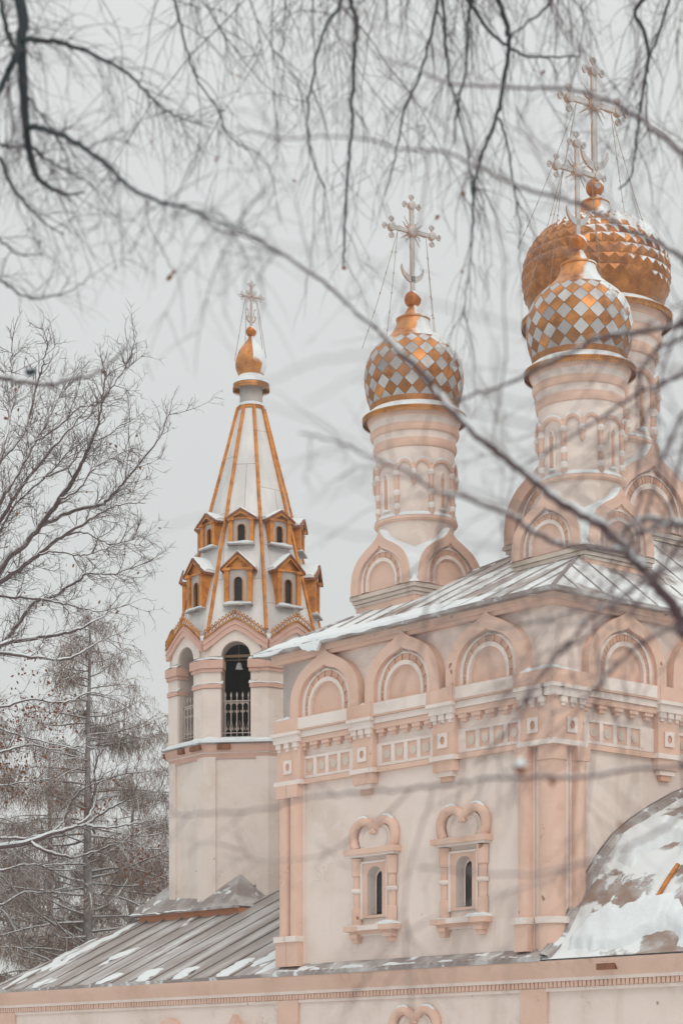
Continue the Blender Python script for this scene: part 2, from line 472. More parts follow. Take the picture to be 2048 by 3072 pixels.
# ---- frieze and consoles on both visible faces
def frieze(fn, u0, u1, name, pil0, pil1):
    mb = MB(fn)
    mb.box(u0, u1, 10.66, 11.0, 0, .27, 'pink')         # shelf the gables stand on
    mb.box(u0, u1, 10.50, 10.655, 0, .205, 'white')
    mb.box(u0, u1, 10.36, 10.495, 0, .16, 'pink')
    mb.box(u0, u1, 9.31, 9.43, 0, .10, 'pink')
    mb.build(name, church)
def dentils_and_squares(fn, a, b):
    mb = MB(fn); n = 5; st = (b-a)/n
    for i in range(n):
        c = a+(i+.5)*st
        mb.box(c-.145, c+.145, 10.27, 10.358, 0, .14, 'pink'); mb.box(c-.085, c+.085, 10.18, 10.27, 0, .10, 'pink')
    mb.build('corbel_row', church)
    mb = MB(fn); st = .47; c0 = (a+b)/2-1.5*st-.03
    mb.box(a, b, 9.955, 10.02, 0, .045, 'white'); mb.box(a, b, 9.45, 9.525, 0, .045, 'white')
    xs = [c0+(i-.5)*st for i in range(5)]
    mb.box(a, xs[0]+.06, 9.525, 9.955, 0, .045, 'white'); mb.box(xs[4]-.06, b, 9.525, 9.955, 0, .045, 'white')
    for x in xs[1:4]: mb.box(x-.06, x+.06, 9.525, 9.955, 0, .05, 'white')
    for i in range(4):
        c = c0+i*st
        mb.add([(c-.19, 9.5, .006), (c+.19, 9.5, .006), (c+.19, 9.97, .006), (c-.19, 9.97, .006)], [(0, 1, 2, 3)], 'pink')
        mb.lathe([(.085, 0)], 3, 'cream') if False else None
        R = [(c+.115*cos(q*pi/8), 9.735+.115*sin(q*pi/8)) for q in range(16)]
        mb.prism(R, 0, .028, 'greycream', 'cream')
    mb.build('square_panel_frieze', church)
def console(fn, c, hw_=.37, corner=False):
    mb = MB(fn)
    mb.box(c-hw_-.03, c+hw_+.03, 10.66, 11.005, 0, .285, 'pink')
    mb.box(c-hw_-.08, c+hw_+.08, 10.58, 10.662, 0, .36, 'white'); mb.box(c-hw_-.03, c+hw_+.03, 10.40, 10.58, 0, .30, 'white')
    for k in (-1, 0, 1):
        q = c+k*(hw_*.72); mb.box(q-.10, q+.10, 10.27, 10.40, 0, .27, 'white'); mb.box(q-.06, q+.06, 10.19, 10.27, 0, .235, 'white')
    z0 = 9.05 if not corner else 9.3
    # pink block with a white plate that has a round hole
    mb.box(c-hw_, c+hw_, z0, 10.40, 0, .19, 'pink')
    sq = [(c-.17, 9.60), (c-.17, 9.96), (c+.17, 9.96), (c+.17, 9.60)]
    O = resample(sq+[sq[0]], 33); I = [(c+.078*cos(5*pi/4-2*pi*i/32), 9.78+.098*sin(5*pi/4-2*pi*i/32)) for i in range(33)]
    mb.band(O, I, .188, .225, 'white', 'pink', caps=False)
    mb.prism(I[:-1], .188, .192, 'brick')
    mb.box(c-hw_-.06, c+hw_+.06, 9.31, 9.425, 0, .255, 'white')
    if not corner:
        mb.box(c-hw_*.72, c+hw_*.72, 8.93, 9.05, 0, .15, 'cream'); mb.box(c-hw_*.5, c+hw_*.5, 8.80, 8.93, 0, .11, 'brick')
    mb.build('console', church)
frieze(south, WX-.0, 0, 'frieze_band', 0, 0); frieze(east, 0, WY, 'frieze_band', 0, 0)
BAY = 2.92
for i in (-1, 1): console(south, -4.88+i*BAY/2)
edges = [-9.0, -6.34-.37, -6.34+.37, -3.42-.37, -3.42+.37, -.75]
for a, b in zip(edges[::2], edges[1::2]): dentils_and_squares(south, a, b)
SC = [2.3, 5.23, 8.16, 11.09]
for c in (3.765, 6.695, 9.625): console(east, c)
ed = [.75, 3.395, 4.135, 6.325, 7.065, 9.255, 9.995, 12.6]
for a, b in zip(ed[::2], ed[1::2]): dentils_and_squares(east, a, b)
for fn, cs in ((south, [-4.88+k*BAY for k in (-1, 0, 1)]), (east, SC)):
    for c in cs:
        mb = MB(fn); kokoshnik(mb, c, 10.99, 1.34, 1.66)
        mb.box(c-.95, c+.95, 10.70, 10.985, 0, .285, 'white')      # white sill under the arch
        mb.build('kokoshnik', church)
        s = MB(fn)
        for sg in (-1, 1):                                       # snow in the corners of the shelf
            q = c+sg*1.34; ridge(s, min(q, q+sg*.24), max(q, q+sg*.24), 11.0, .0, .25, .10, c+sg)
        s.split_build('snow_cover', church)

# ---- corner piers of half columns
def column(mb, u, r, z0, z1, w=0.06):
    n = 14
    prof = [(-r*cos(pi*i/n), w+r*.95*sin(pi*i/n)) for i in range(n+1)]
    A = [(u+p, z0, q) for p, q in prof]; B = [(u+p, z1, q) for p, q in prof]
    mb.strip(A, B, 'pink')
    P = [(u+p, q) for p, q in prof]
    vs = [(p, z1, q) for p, q in P]; mb.add(vs, [tuple(range(len(vs)))], 'pink')
def pier_face(fn, us, name, blocks):
    mb = MB(fn)
    lo = min(us)-.24; hi = max(us)+.24
    mb.box(lo, hi, 4.66, 9.31, 0, .06, 'cream')
    for u in us:
        column(mb, u, .20, 5.38, 8.98); mb.box(u-.21, u+.21, 8.98, 9.31, 0, .265, 'pink')
        mb.box(u-.235, u+.235, 5.25, 5.40, 0, .33, 'white'); mb.box(u-.215, u+.215, 4.62, 5.25, 0, .27, 'pink')
    mb.build(name, church)
pier_face(south, (-9.47, -9.03), 'corner_pier', 1)
pier_face(south, (-.76,), 'corner_pier', 1); pier_face(east, (.76,), 'corner_pier', 1)
mb = MB()                                                # round shaft standing on the corner itself
mb.lathe([(.33, 4.62), (.33, 5.25), (.40, 5.25), (.40, 5.40), (.31, 5.40), (.31, 8.98), (.34, 8.98), (.34, 9.31)], 28, 'pink', (-.16, .16), mats=['pink', 'white', 'white', 'white', 'pink', 'pink', 'pink'])
mb.build('corner_shaft', church)
console(south, -9.25, .47, True); console(south, -.42, .42, True); console(east, .42, .42, True)
mb = MB(); mb.box(-.05, .36, -.36, .05, 10.58, 10.664, 'white'); mb.box(-.05, .3, -.3, .05, 10.40, 10.582, 'white')
mb.box(-.05, .29, -.29, .05, 10.662, 11.008, 'pink'); mb.box(-.05, .192, -.192, .05, 9.3, 10.40, 'pink'); mb.box(-.05, .258, -.258, .05, 9.308, 9.427, 'white')
mb.build('corner_block', church)
s = MB(south); ridge(s, -.85, .30, 11.006, 0, .30, .16, 3.3); ridge(s, -9.75, -9.1, 11.006, 0, .28, .16, 5.1)
s.fn = east; ridge(s, -.25, .95, 11.008, 0, .28, .15, 4.4); s.split_build('snow_cover', church)

# ---- window surrounds with heart-shaped pediments
def window(u, zb, zt, w0=0.):
    wide = lambda a, b, c: south(u+(a-u)*1.13, b, w0+(c-w0)*1.08)
    mb = MB(wide); H = zt-zb
    hole = [(u-hw, zb), (u-hw, zt), (u+hw, zt), (u+hw, zb)]
    ar = shift(arch(.245, H-.245-.10-.06), u, zb+.06)
    R = resample([(u-hw, zb-.002), (u-hw, zt), (u+hw, zt), (u+hw, zb-.002)], 33)
    A = resample(ar, 33)
    mb.band(R, A, w0-.02, w0+.045, 'pink', 'cream', caps=False)
    mb.add([(u-hw, zb-.002, w0+.045), (u+hw, zb-.002, w0+.045), (u+.245, zb+.06, w0+.045), (u-.245, zb+.06, w0+.045)], [(0, 1, 2, 3)], 'pink')
    # thin white line round the pink plate
    for s_ in (-1, 1): mb.box(u+s_*hw-.03, u+s_*hw+.03, zb-.02, zt+.0, w0, w0+.075, 'white')
    mb.box(u-hw, u+hw, zt-.02, zt+.03, w0, w0+.075, 'white')
    # half columns with beads
    for s_ in (-1, 1):
        c = u+s_*.575; n = 10
        zs = [(zb-.2, .13), (zb+.25, .13), (zb+.27, .10), (zb+.62, .105), (zb+.63, .135), (zb+.66, .155), (zb+.70, .155), (zb+.73, .135), (zb+.74, .105), (zt-.34, .10), (zt-.32, .135), (zt+.02, .14), (zt+.12, .14)]
        for (za, ra), (zc, rc) in zip(zs, zs[1:]):
            m_ = 'white' if zb+.62 < (za+zc)/2 < zb+.74 else 'pink'
            mb.strip([(c-ra*cos(pi*i/n), za, w0+.02+ra*1.15*sin(pi*i/n)) for i in range(n+1)], [(c-rc*cos(pi*i/n), zc, w0+.02+rc*1.15*sin(pi*i/n)) for i in range(n+1)], m_)
    mb.box(u-.76, u+.76, zt+.14, zt+.20, w0, w0+.19, 'white'); mb.box(u-.83, u+.83, zt+.20, zt+.34, w0, w0+.25, 'pink')
    # sill with corbels
    mb.box(u-.82, u+.82, zb-.33, zb-.20, w0, w0+.26, 'pink'); mb.box(u-.34, u+.34, zb-.315, zb-.19, w0, w0+.268, 'white')
    mb.box(u-.70, u+.70, zb-.40, zb-.33, w0, w0+.18, 'pink'); mb.box(u-.66, u+.66, zb-.45, zb-.40, w0, w0+.10, 'white')
    for s_ in (-1, 1):
        c = u+s_*.56; mb.box(c-.13, c+.13, zb-.50, zb-.40, w0, w0+.2, 'pink'); mb.box(c-.09, c+.09, zb-.62, zb-.50, w0, w0+.15, 'pink')
    fr = mb.build('window', church)
    # pediment: two lobes like the top of a heart
    mb = MB(wide); z = zt+.34
    half = [(-.60, .0), (-.66, .12), (-.70, .28), (-.68, .45), (-.60, .59), (-.47, .68), (-.32, .70), (-.18, .65), (-.07, .56), (0, .50)]
    full = half+[(-x, y) for x, y in half[-2::-1]]
    full = resample(full, 41)
    inner = resample([(x*.74, .02+y*.80) for x, y in full], 41)
    mb.prism(shift(inner, u, z), w0, w0+.05, 'cream')
    for i in range(len(full)-1):                         # a rounded roll
        pass
    path = [(u+x, z+y, w0+.06) for x, y in [(p[0]*.99, p[1]*.98) for p in full]]
    mb.tube(path, .112, 10, 'pink')
    path2 = [(u+x*.60, z+.05+y*.62, w0+.055) for x, y in full]
    mb.tube(path2, .022, 6, 'cream')
    for q in (-.05, .0, .05): mb.tube([(u+q*1.8, z+.62+abs(q)*.4, w0+.1), (u+q*.5, z+.47, w0+.12), (u+q*1.6, z+.36, w0+.11)], .045, 6, 'pink')
    mb.build('pediment', fr)
    # splayed reveal, pane
    mb = MB(wide); d = -.165
    B = [(u+.0+(p[0]-u)*.80, zb+.10+(p[1]-zb-.06)*.93) for p in A]
    mb.strip([(p[0], p[1], w0+.045) for p in A], [(p[0], p[1], w0+d) for p in B], 'reveal')
    mb.add([(A[0][0], A[0][1], w0+.045), (A[-1][0], A[-1][1], w0+.045), (B[-1][0], B[-1][1], w0+d), (B[0][0], B[0][1], w0+d)], [(0, 1, 2, 3)], 'reveal')
    C = [(u+(p[0]-u)*.8, zb+.12+(p[1]-zb-.10)*.93) for p in B]
    mb.strip([(p[0], p[1], w0+d) for p in B], [(p[0], p[1], w0+d) for p in C], 'cream')
    mb.build('reveal', fr)
    mb = MB(wide); mb.prism(C, w0+d-.05, w0+d-.03, 'glass')
    lo = min(p[1] for p in C)
    for i in range(-9, 10):
        for s_ in (-1, 1):
            pts = []
            for k in range(21):
                x = -.2+.02*k; y = .7+i*.11+s_*x*1.3
                top = H-.42-.15+sqrt(max(0, .19**2-x*x))
                if abs(x) < .155 and .02 < y < top: pts.append((u+x, lo+y, w0+d-.022))
            if len(pts) > 1: mb.tube([pts[0], pts[-1]], .009, 4, 'lattice')
    mb.build('pane', fr)
    s = MB(wide)
    ridge(s, u+.12, u+.82, zb-.198, w0, w0+.25, .15, u); ridge(s, u-.80, u-.35, zb-.198, w0, w0+.24, .06, u+2); ridge(s, u-.55, u+.5, zt+.342, w0, w0+.22, .04, u+5)
    p2 = [(u+x*.99, z+y*.98+.095, w0+.07) for x, y in full[9:17]]; s.tube(p2, [.02, .05, .06, .06, .05, .06, .04, .02], 7, 'snow')
    p2 = [(u+x*.99, z+y*.98+.095, w0+.07) for x, y in full[24:33]]; s.tube(p2, [.02, .04, .05, .06, .06, .05, .05, .04, .02], 7, 'snow')
    s.split_build('snow_cover', fr)
for u, a, b in WIN: window(u, a, b)
for u, a, b in LOWWIN: window(u, a, b, .13)

# ---- eaves, gutter, roof
ov = .42
mb = MB()
def ring_box(x0, x1, y0, y1, z0, z1, mat, th=.3):
    mb.box(x0, x1, y0, y0+th, z0, z1, mat); mb.box(x0, x1, y1-th, y1, z0, z1, mat)
    mb.box(x0, x0+th, y0+th, y1-th, z0, z1, mat); mb.box(x1-th, x1, y0+th, y1-th, z0, z1, mat)
ring_box(WX-.16, .16, -.16, WY+.16, 12.50, 12.60, 'pink'); ring_box(WX-.22, .22, -.22, WY+.22, 12.60, 12.745, 'pink', .4)
mb.build('eave_cornice', church)
XW, XE, YS, YN = WX-.70, ov, -ov, WY+ov
mb = MB()
mb.box(XW, XE, YS, YN, ZE-.07, ZE-.02, 'flash')
for k in range(60):
    pass
mb.box(XW-.03, XE+.03, YS-.035, YS+.02, ZE-.085, ZE+.012, 'flash'); mb.box(XE-.02, XE+.035, YS+.02, YN, ZE-.085, ZE+.012, 'flash')
mb.build('gutter', church)
pS, pE, pW = .52, .80, .50
dx = XE-XW; tE = dx*pW/(pE+pW); hR = tE*pE; sS = hR/pS
A, B, C_, D = (XW, YS, ZE), (XE, YS, ZE), (XE, YN, ZE), (XW, YN, ZE)
R1, R2 = (XE-tE, YS+sS, ZE+hR), (XE-tE, YN-sS, ZE+hR)
mb = MB(); mb.add([A, B, C_, D, R1, R2], [(0, 1, 4), (1, 2, 5, 4), (2, 3, 5), (3, 0, 4, 5)], 'roof_main')
def hroof(x, y): return ZE+min(pS*(y-YS), pE*(XE-x), pW*(x-XW), pS*(YN-y))
for i in range(1, 14):                                    # standing seams
    x = XW+i*dx/14; d = min(pE*(XE-x), pW*(x-XW))/pS
    mb.tube([(x, YS, ZE+.015), (x, YS+d, ZE+d*pS+.015)], .02, 4, 'flash')
for i in range(1, 16):
    y = YS+i*(YN-YS)/16; d = min(pS*(y-YS), pS*(YN-y), hR)/pE
    mb.tube([(XE, y, ZE+.015), (XE-d, y, ZE+d*pE+.015)], .02, 4, 'flash')
mb.tube([B, R1], .05, 6, 'flash'); mb.tube([A, R1], .05, 6, 'flash')
roof = mb.build('roof', church, angle=20)
# snow lying on the roof as a thick, uneven sheet that hangs over the gutter at the west end
mb = MB(); nx = 110; ny = 6
def snow_h(x, y): return max(.012, .055+.07*noise.noise((x*.7, y*1.3, 3.1))+.03*noise.noise((x*3, y*3, 1.)))
rows = []
for j in range(ny+1):
    row = []
    for i in range(nx+1):
        x = XW+.02+(-1.3-XW)*i/nx
        wgt = min(1, max(0, (-1.6-x)/2.2))
        y = YS-.03+j*(.14+.03*noise.noise((i*.25, 0, 0)))
        base = hroof(min(max(x, XW), XE), max(y, YS)); th = snow_h(x, y)*wgt*(1 if j < ny else 0)-(.05 if j == ny else .05*max(0, 1-wgt*6))
        row.append((x, y, base+th))
    rows.append(row)
flap = lambda x, c, w, h: h*max(0, 1-abs((x-c)/w)**2.5)
lip = []
for i in range(nx+1):
    x, y, z = rows[0][i]; q = (noise.noise((x*1.9, 0, 8.2))+.1)
    hang = max(flap(x, -8.1, .40, .20)*(1+.5*noise.noise((x*6, 0, 0)))+flap(x, -7.8, .12, .13), flap(x, -9.75, .6, .09), max(0, q)*.05 if x < -3 else 0)
    lip.append((x, YS-.05+(.10 if x > -1.7 else 0), ZE+.0-hang-(.03 if x < -4 else 0)))
for a, b in zip([lip]+rows, rows): mb.strip(a, b, 'snow')
mb.strip([(x, y+.09, z+.01) for x, y, z in lip], lip, 'snow'); mb.strip([(x, y+.09, ZE) for x, y, z in lip], [(x, y+.09, z+.01) for x, y, z in lip], 'snow')
mb.build('snow_sheet', roof, angle=70)

# ---- onion-domed drums
TILT = Matrix.Translation(Vector((0, 0, 14.5))) @ Matrix.Rotation(radians(-.8), 4, Vector((-.759, .651, 0))) @ Matrix.Translation(Vector((0, 0, -14.5)))
def cross_mesh(mb, z0, s):
    """openwork Orthodox cross with sun rays, end balls and a crescent; the bar lies along +u"""
    a = radians(33)-RZ; du = Vector((cos(a), sin(a), 0)); dn = Vector((sin(a), -cos(a), 0))
    P = lambda u, z, w=0.: du*(u*s)+dn*(w*s)+Vector((0, 0, z0+z*s))
    def bar(u0, z0_, u1, z1_, h):                         # square bar: frosted front, gilded sides
        d = Vector((u1-u0, z1_-z0_)).normalized(); n_ = Vector((-d.y, d.x))*h
        q = [P(u0+n_.x, z0_+n_.y, .03), P(u1+n_.x, z1_+n_.y, .03), P(u1-n_.x, z1_-n_.y, .03), P(u0-n_.x, z0_-n_.y, .03)]
        r = [P(u0+n_.x, z0_+n_.y, -.03), P(u1+n_.x, z1_+n_.y, -.03), P(u1-n_.x, z1_-n_.y, -.03), P(u0-n_.x, z0_-n_.y, -.03)]
        mb.add(q+r, [(0, 1, 2, 3), (7, 6, 5, 4)], 'crossface')
        mb.add(q+r, [(0, 4, 5, 1), (2, 6, 7, 3), (1, 5, 6, 2), (3, 7, 4, 0)], 'crossside')
        L = math.hypot(u1-u0, z1_-z0_); k = max(2, int(L/.055))
        for i in range(k):                                # pierced pattern
            c = (i+.5)/k; cu, cz = u0+(u1-u0)*c, z0_+(z1_-z0_)*c; e = .012
            mb.add([P(cu-e, cz, .033), P(cu, cz-e*1.4, .033), P(cu+e, cz, .033), P(cu, cz+e*1.4, .033)], [(0, 1, 2, 3)], 'snow')
    bar(0, -.06, 0, 2.17, .060); bar(-.60, 1.52, .60, 1.52, .052)
    def disc(u, z, r, w, mat, k=16):
        R = [(r*cos(2*pi*i/k), r*sin(2*pi*i/k)) for i in range(k)]
        f = [P(u+x, z+y, w) for x, y in R]; g = [P(u+x, z+y, -w) for x, y in R]; c = P(u, z, w+r*.45)
        mb.add(f+[c], [(i, (i+1) % k, k) for i in range(k)], mat); mb.strip(f, g, 'crossside', True)
        mb.add(g, [tuple(range(k))], 'crossside')
    def fan(u, z, ang):
        d = Vector((cos(ang), sin(ang))); n_ = Vector((-d.y, d.x))
        q = [(.02, .0), (.05, .035), (.11, .085), (.16, .075), (.195, .0), (.16, -.075), (.11, -.085), (.05, -.035)]
        for w in (.018, -.018):
            O = [P(u+d.x*x+n_.x*y, z+d.y*x+n_.y*y, w) for x, y in q]; I = [P(u+d.x*(.035+x*.62)+n_.x*y*.55, z+d.y*(.035+x*.62)+n_.y*y*.55, w) for x, y in q]
            mb.strip(O, I, 'crossface', True)
            for t_ in (-.5, 0, .5): mb.tube([P(u+d.x*.07, z+d.y*.07, w), P(u+d.x*.15+n_.x*t_*.09, z+d.y*.15+n_.y*t_*.09, w)], .008*s, 4, 'crossface')
        O1 = [P(u+d.x*x+n_.x*y, z+d.y*x+n_.y*y, .018) for x, y in q]; O2 = [P(u+d.x*x+n_.x*y, z+d.y*x+n_.y*y, -.018) for x, y in q]
        mb.strip(O1, O2, 'crossside', True)
    for u, z, angs in ((0, 2.20, (pi/2, 0, pi)), (-.64, 1.52, (pi/2, pi, -pi/2)), (.64, 1.52, (pi/2, 0, -pi/2))):
        disc(u, z, .105, .06, 'crossface')
        for q in angs: fan(u+.10*cos(q), z+.10*sin(q), q)
    disc(0, 1.52, .155, .06, 'crossside', 20); disc(0, 1.52, .125, .085, 'crossface', 20)
    for i in range(16):
        a2 = 2*pi*(i+.5)/16; L = (.44 if i % 2 else .36)
        pts = [P(cos(a2)*r+(.018*sin(r*34) if i % 2 == 0 else 0)*-sin(a2), 1.52+sin(a2)*r+(.018*sin(r*34) if i % 2 == 0 else 0)*cos(a2), 0) for r in [.12+(L-.12)*k/7 for k in range(8)]]
        mb.tube(pts, [.028*s*(1-k/10.5) for k in range(8)], 5, 'crossface' if i % 3 else 'crossside')
    O = []; I = []
    for i in range(25):                                    # crescent
        q = pi+pi*i/24
        q = radians(188)+radians(164)*i/24
        O.append((.36*cos(q), .58+.40*sin(q))); I.append((.345*cos(q), .66+.34*sin(q)*.93))
    for w in (.03, -.03): mb.strip([P(u, z, w) for u, z in O], [P(u, z, w) for u, z in I], 'crossface')
    mb.strip([P(u, z, .03) for u, z in O], [P(u, z, -.03) for u, z in O], 'crossside'); mb.strip([P(u, z, .03) for u, z in I], [P(u, z, -.03) for u, z in I], 'crossface')
    return P

def ring_prof(r, z, dr, dz): return [(r, z-dz), (r+dr*.7, z-dz*.7), (r+dr, z), (r+dr*.7, z+dz*.7), (r, z+dz)]

def drum(pos, S, zb, zc, zk, zt, zr, big):
    """base with four gables, drum, cornice; S scales the radii of the small drum"""
    zw = lambda z: zt+(z-16.17)*(zr-zt)/(18.98-16.17)
    h = 1.15*S
    mb = MB()
    mb.box(-h*.985, h*.985, -h*.985, h*.985, zb, zc-.30, 'pink')
    for k, (q, a, b) in enumerate(((1.01, .30, .215), (1.045, .215, .115), (1.085, .115, 0.))):
        mb.box(-h*q, h*q, -h*q, h*q, zc-a, zc-b-.012, 'greycream')
    prof = [(.97, zb), (.97, zt-.3)]
    prof = [(r*S, z) for r, z in prof]
    mats = ['cream']
    def P(L, mat):
        for r, z in L: prof.append((r*S, z)); mats.append(mat)
    P([(1.0, zt-.06)], 'cream'); P([(1.06, zt-.05), (1.10, zt), (1.08, zt+.07), (1.03, zt+.09)], 'pink')
    P([(1.03, zw(18.02))], 'cream'); P([(1.07, zw(18.04)), (1.10, zw(18.11)), (1.10, zw(18.19)), (1.07, zw(18.25))], 'pink')
    P([(1.09, zw(18.42))], 'cream'); P([(1.14, zw(18.44)), (1.17, zw(18.50)), (1.17, zw(18.57)), (1.14, zw(18.62))], 'pink')
    P([(1.175, zw(18.79))], 'cream'); P([(1.21, zw(18.81)), (1.25, zw(18.93))], 'pink'); P([(1.33, zw(18.95))], 'darkrim')
    mb.lathe(prof, 56, 'cream', mats=mats[:len(prof)-1])
    root = mb.build('drum', church, angle=35)
    root.matrix_basis = Matrix.Translation(Vector(pos)) @ TILT
    # four ogee gables
    for k in range(4):
        R = Matrix.Rotation(k*pi/2, 3, 'Z')
        fn = lambda u, v, w, R=R: tuple(R @ Vector((u, -h-w, v)))
        g = MB(fn); hk = zk-zc
        kokoshnik(g, 0, zc, h*.99, hk, d=.16*S, S=OGB)
        O = resample(ogee(h*.99, hk, 1, OGB), 33)
        g.prism(shift(O, 0, zc), -.02, .01, 'pink')
        # vault running back to the drum, loaded with snow
        g.strip([(p[0], p[1]+zc+.0, .12*S) for p in O], [(p[0], p[1]+zc+.05, .07*S) for p in O], 'snow')
        g.strip([(p[0], p[1]+zc+.05, .07*S) for p in O], [(p[0]*.97, p[1]*.97+zc+.10, -h*.7) for p in O], 'snow')
        g.build('gable', root)
    s = MB()
    for sx, sy in ((1, -1), (-1, -1), (1, 1)):               # little cones of snow on the corners
        s.lathe([(.17, zc-.01), (.13, zc+.06), (.05, zc+.16), (.001, zc+.24)], 8, 'snow', (sx*h*.99, sy*h*.99))
    rr = [(1.085*S+.0, zt+.075), (1.07*S, zt+.125), (1.03*S, zt+.17)]
    s.lathe(rr, 48, 'snow')
    s.lathe([(1.36*S, zw(18.97)), (1.33*S, zw(19.03)), (1.24*S, zw(19.10)), (1.12*S, zw(19.2))], 48, 'snow')
    s.split_build('snow_cover', root)
    # blind arcade: beads, colonnettes, arcs, slit niches
    dn = MB(); sn = MB()
    Q = lambda ang, z, r: (r*S*cos(ang), r*S*sin(ang), z)
    zs, za = zw(17.36), zw(17.66); z_lo = zw(16.30)
    def arc(a0, a1, drop=False):
        pts = []; st = []
        for i in range(15):
            f = i/14; a = a0+(a1-a0)*f; z = zs+(za-zs)*sqrt(max(0, 1-(2*f-1)**2))
            pts.append(Q(a, z, 1.055)); st.append(Q(a, z+.055*S, 1.075))
        dn.tube(pts, .058*S, 7, 'pink'); sn.tube(st[1:-1], .028*S, 6, 'snow')
    def post(a, short=False):
        c = Q(a, 0, 1.05)
        segs = [zs-.02, zs-.50*(zs-z_lo), z_lo+.18]
        if short: segs = segs[:1]
        for z in segs:
            dn.lathe([(.05*S, z-.09*S), (.09*S, z-.06*S), (.10*S, z), (.08*S, z+.05*S), (.05*S, z+.07*S)], 10, 'white', (c[0], c[1]))
            sn.lathe([(.09*S, z+.035*S), (.07*S, z+.075*S), (.03*S, z+.09*S)], 8, 'snow', (c[0], c[1]))
        zl = z_lo if not short else zs-.26*S
        dn.lathe([(.02*S, zl-.08*S), (.065*S, zl), (.065*S, zs-.05)], 10, 'pink', (c[0], c[1]))
    E0 = 0.0
    for k in range(4):
        c = k*pi/2                                           # face directions of the plan
        w = radians(20); post(c-w); post(c+w); post(c+pi/4, True)
        arc(c-w, c+w); arc(c+w, c+pi/4); arc(c+pi/4, c+pi/2-w)
        for i in range(6):                                   # raised frame round a slit
            pass
        fr = [Q(c+sx*.085, z, 1.05) for sx, z in ((-1, zw(16.42)), (-1, zw(17.25)))]
        sl = []
        for sx in (-1, 1):
            dn.tube([Q(c+sx*.10, zw(16.40), 1.03), Q(c+sx*.10, zw(17.22), 1.03)], .045*S, 6, 'cream')
        dn.tube([Q(c-.10, zw(17.22), 1.03), Q(c-.06, zw(17.33), 1.04), Q(c, zw(17.37), 1.045), Q(c+.06, zw(17.33), 1.04), Q(c+.10, zw(17.22), 1.03)], .045*S, 6, 'cream')
        sl = [Q(c-.075, zw(16.42), 1.033), Q(c+.075, zw(16.42), 1.033), Q(c+.075, zw(17.24), 1.033), Q(c-.075, zw(17.24), 1.033)]
        dn.add(sl, [(0, 1, 2, 3)], 'brick')
        sn.tube([Q(c-.09, zw(16.41), 1.06), Q(c, zw(16.43), 1.07), Q(c+.09, zw(16.41), 1.06)], .035*S, 6, 'snow')
    dn.build('arcade', root); sn.split_build('snow_cover', root)
    # gilded lace under the dome
    L = MB(); n = 120; r = 1.36*S; zt_ = zw(18.985); hh = .17*(1.15 if big else 1)
    top = [(r*cos(2*pi*i/n), r*sin(2*pi*i/n), zt_) for i in range(n)]; bot = [(r*1.0*cos(2*pi*i/n), r*1.0*sin(2*pi*i/n), zt_-hh*.55) for i in range(n)]
    L.strip(top, bot, 'lace', True)
    L.strip([(x*1.01, y*1.01, z+.01) for x, y, z in top], [(x*1.01, y*1.01, z-.025) for x, y, z in top], 'lace', True)
    for i in range(n):
        a, b = 2*pi*i/n, 2*pi*(i+1)/n; c = (a+b)/2; z = zt_-hh*.55
        X = lambda q, zz, rr=r: (rr*cos(q), rr*sin(q), zz)
        L.add([X(a, z), X(b, z), X(c+.006, z-hh*.30), X(c, z-hh*.48), X(c-.006, z-hh*.30)], [(0, 1, 2, 3, 4)], 'lace')
        z2 = zt_-hh*.30
        L.add([X(a+.012, z2, r+.006), X(c, z2-hh*.16, r+.006), X(b-.012, z2, r+.006), X(c, z2-hh*.05, r+.006)], [(0, 1, 2, 3)], 'darkrim')
    L.build('lace_valance', root)
    return root

def catmull(P, n):
    out = []
    for i in range(n):
        x = (len(P)-1)*i/(n-1); k = min(int(x), len(P)-2); f = x-k
        a, b, c, d = P[max(0, k-1)], P[k], P[k+1], P[min(len(P)-1, k+2)]
        out.append(tuple(.5*(2*b[j]+(c[j]-a[j])*f+(2*a[j]-5*b[j]+4*c[j]-d[j])*f*f+(3*b[j]-a[j]-3*c[j]+d[j])*f**3) for j in (0, 1)))
    return out
def arc_sample(P, n):
    Q = catmull(P, 200); return resample(Q, n)

def top_parts(root, neck, ball_z, ball_r, cross_z, s, wires):
    mb = MB(); mb.lathe(neck, 40, 'goldneck'); mb.build('neck', root, angle=30)
    mb = MB(); mb.ball((0, 0, ball_z), ball_r, 'goldball', 24); mb.build('orb', root)
    mb = MB(); P = cross_mesh(mb, cross_z, s); mb.build('cross', root, angle=30)
    for u in (-.45, .45):
        for dy in wires:
            a = Vector(P(u, 1.46)); b = Vector(dy(u))
            w = MB(); pts = [a.lerp(b, k/12)+Vector((0, 0, -.10*sin(pi*k/12))) for k in range(13)]
            w.tube(pts, .009, 4, 'wire')
            for k in (2, 4, 6, 8, 10): w.ball(pts[k], .022, 'wire', 6)
            w.build('stay_chain', root)

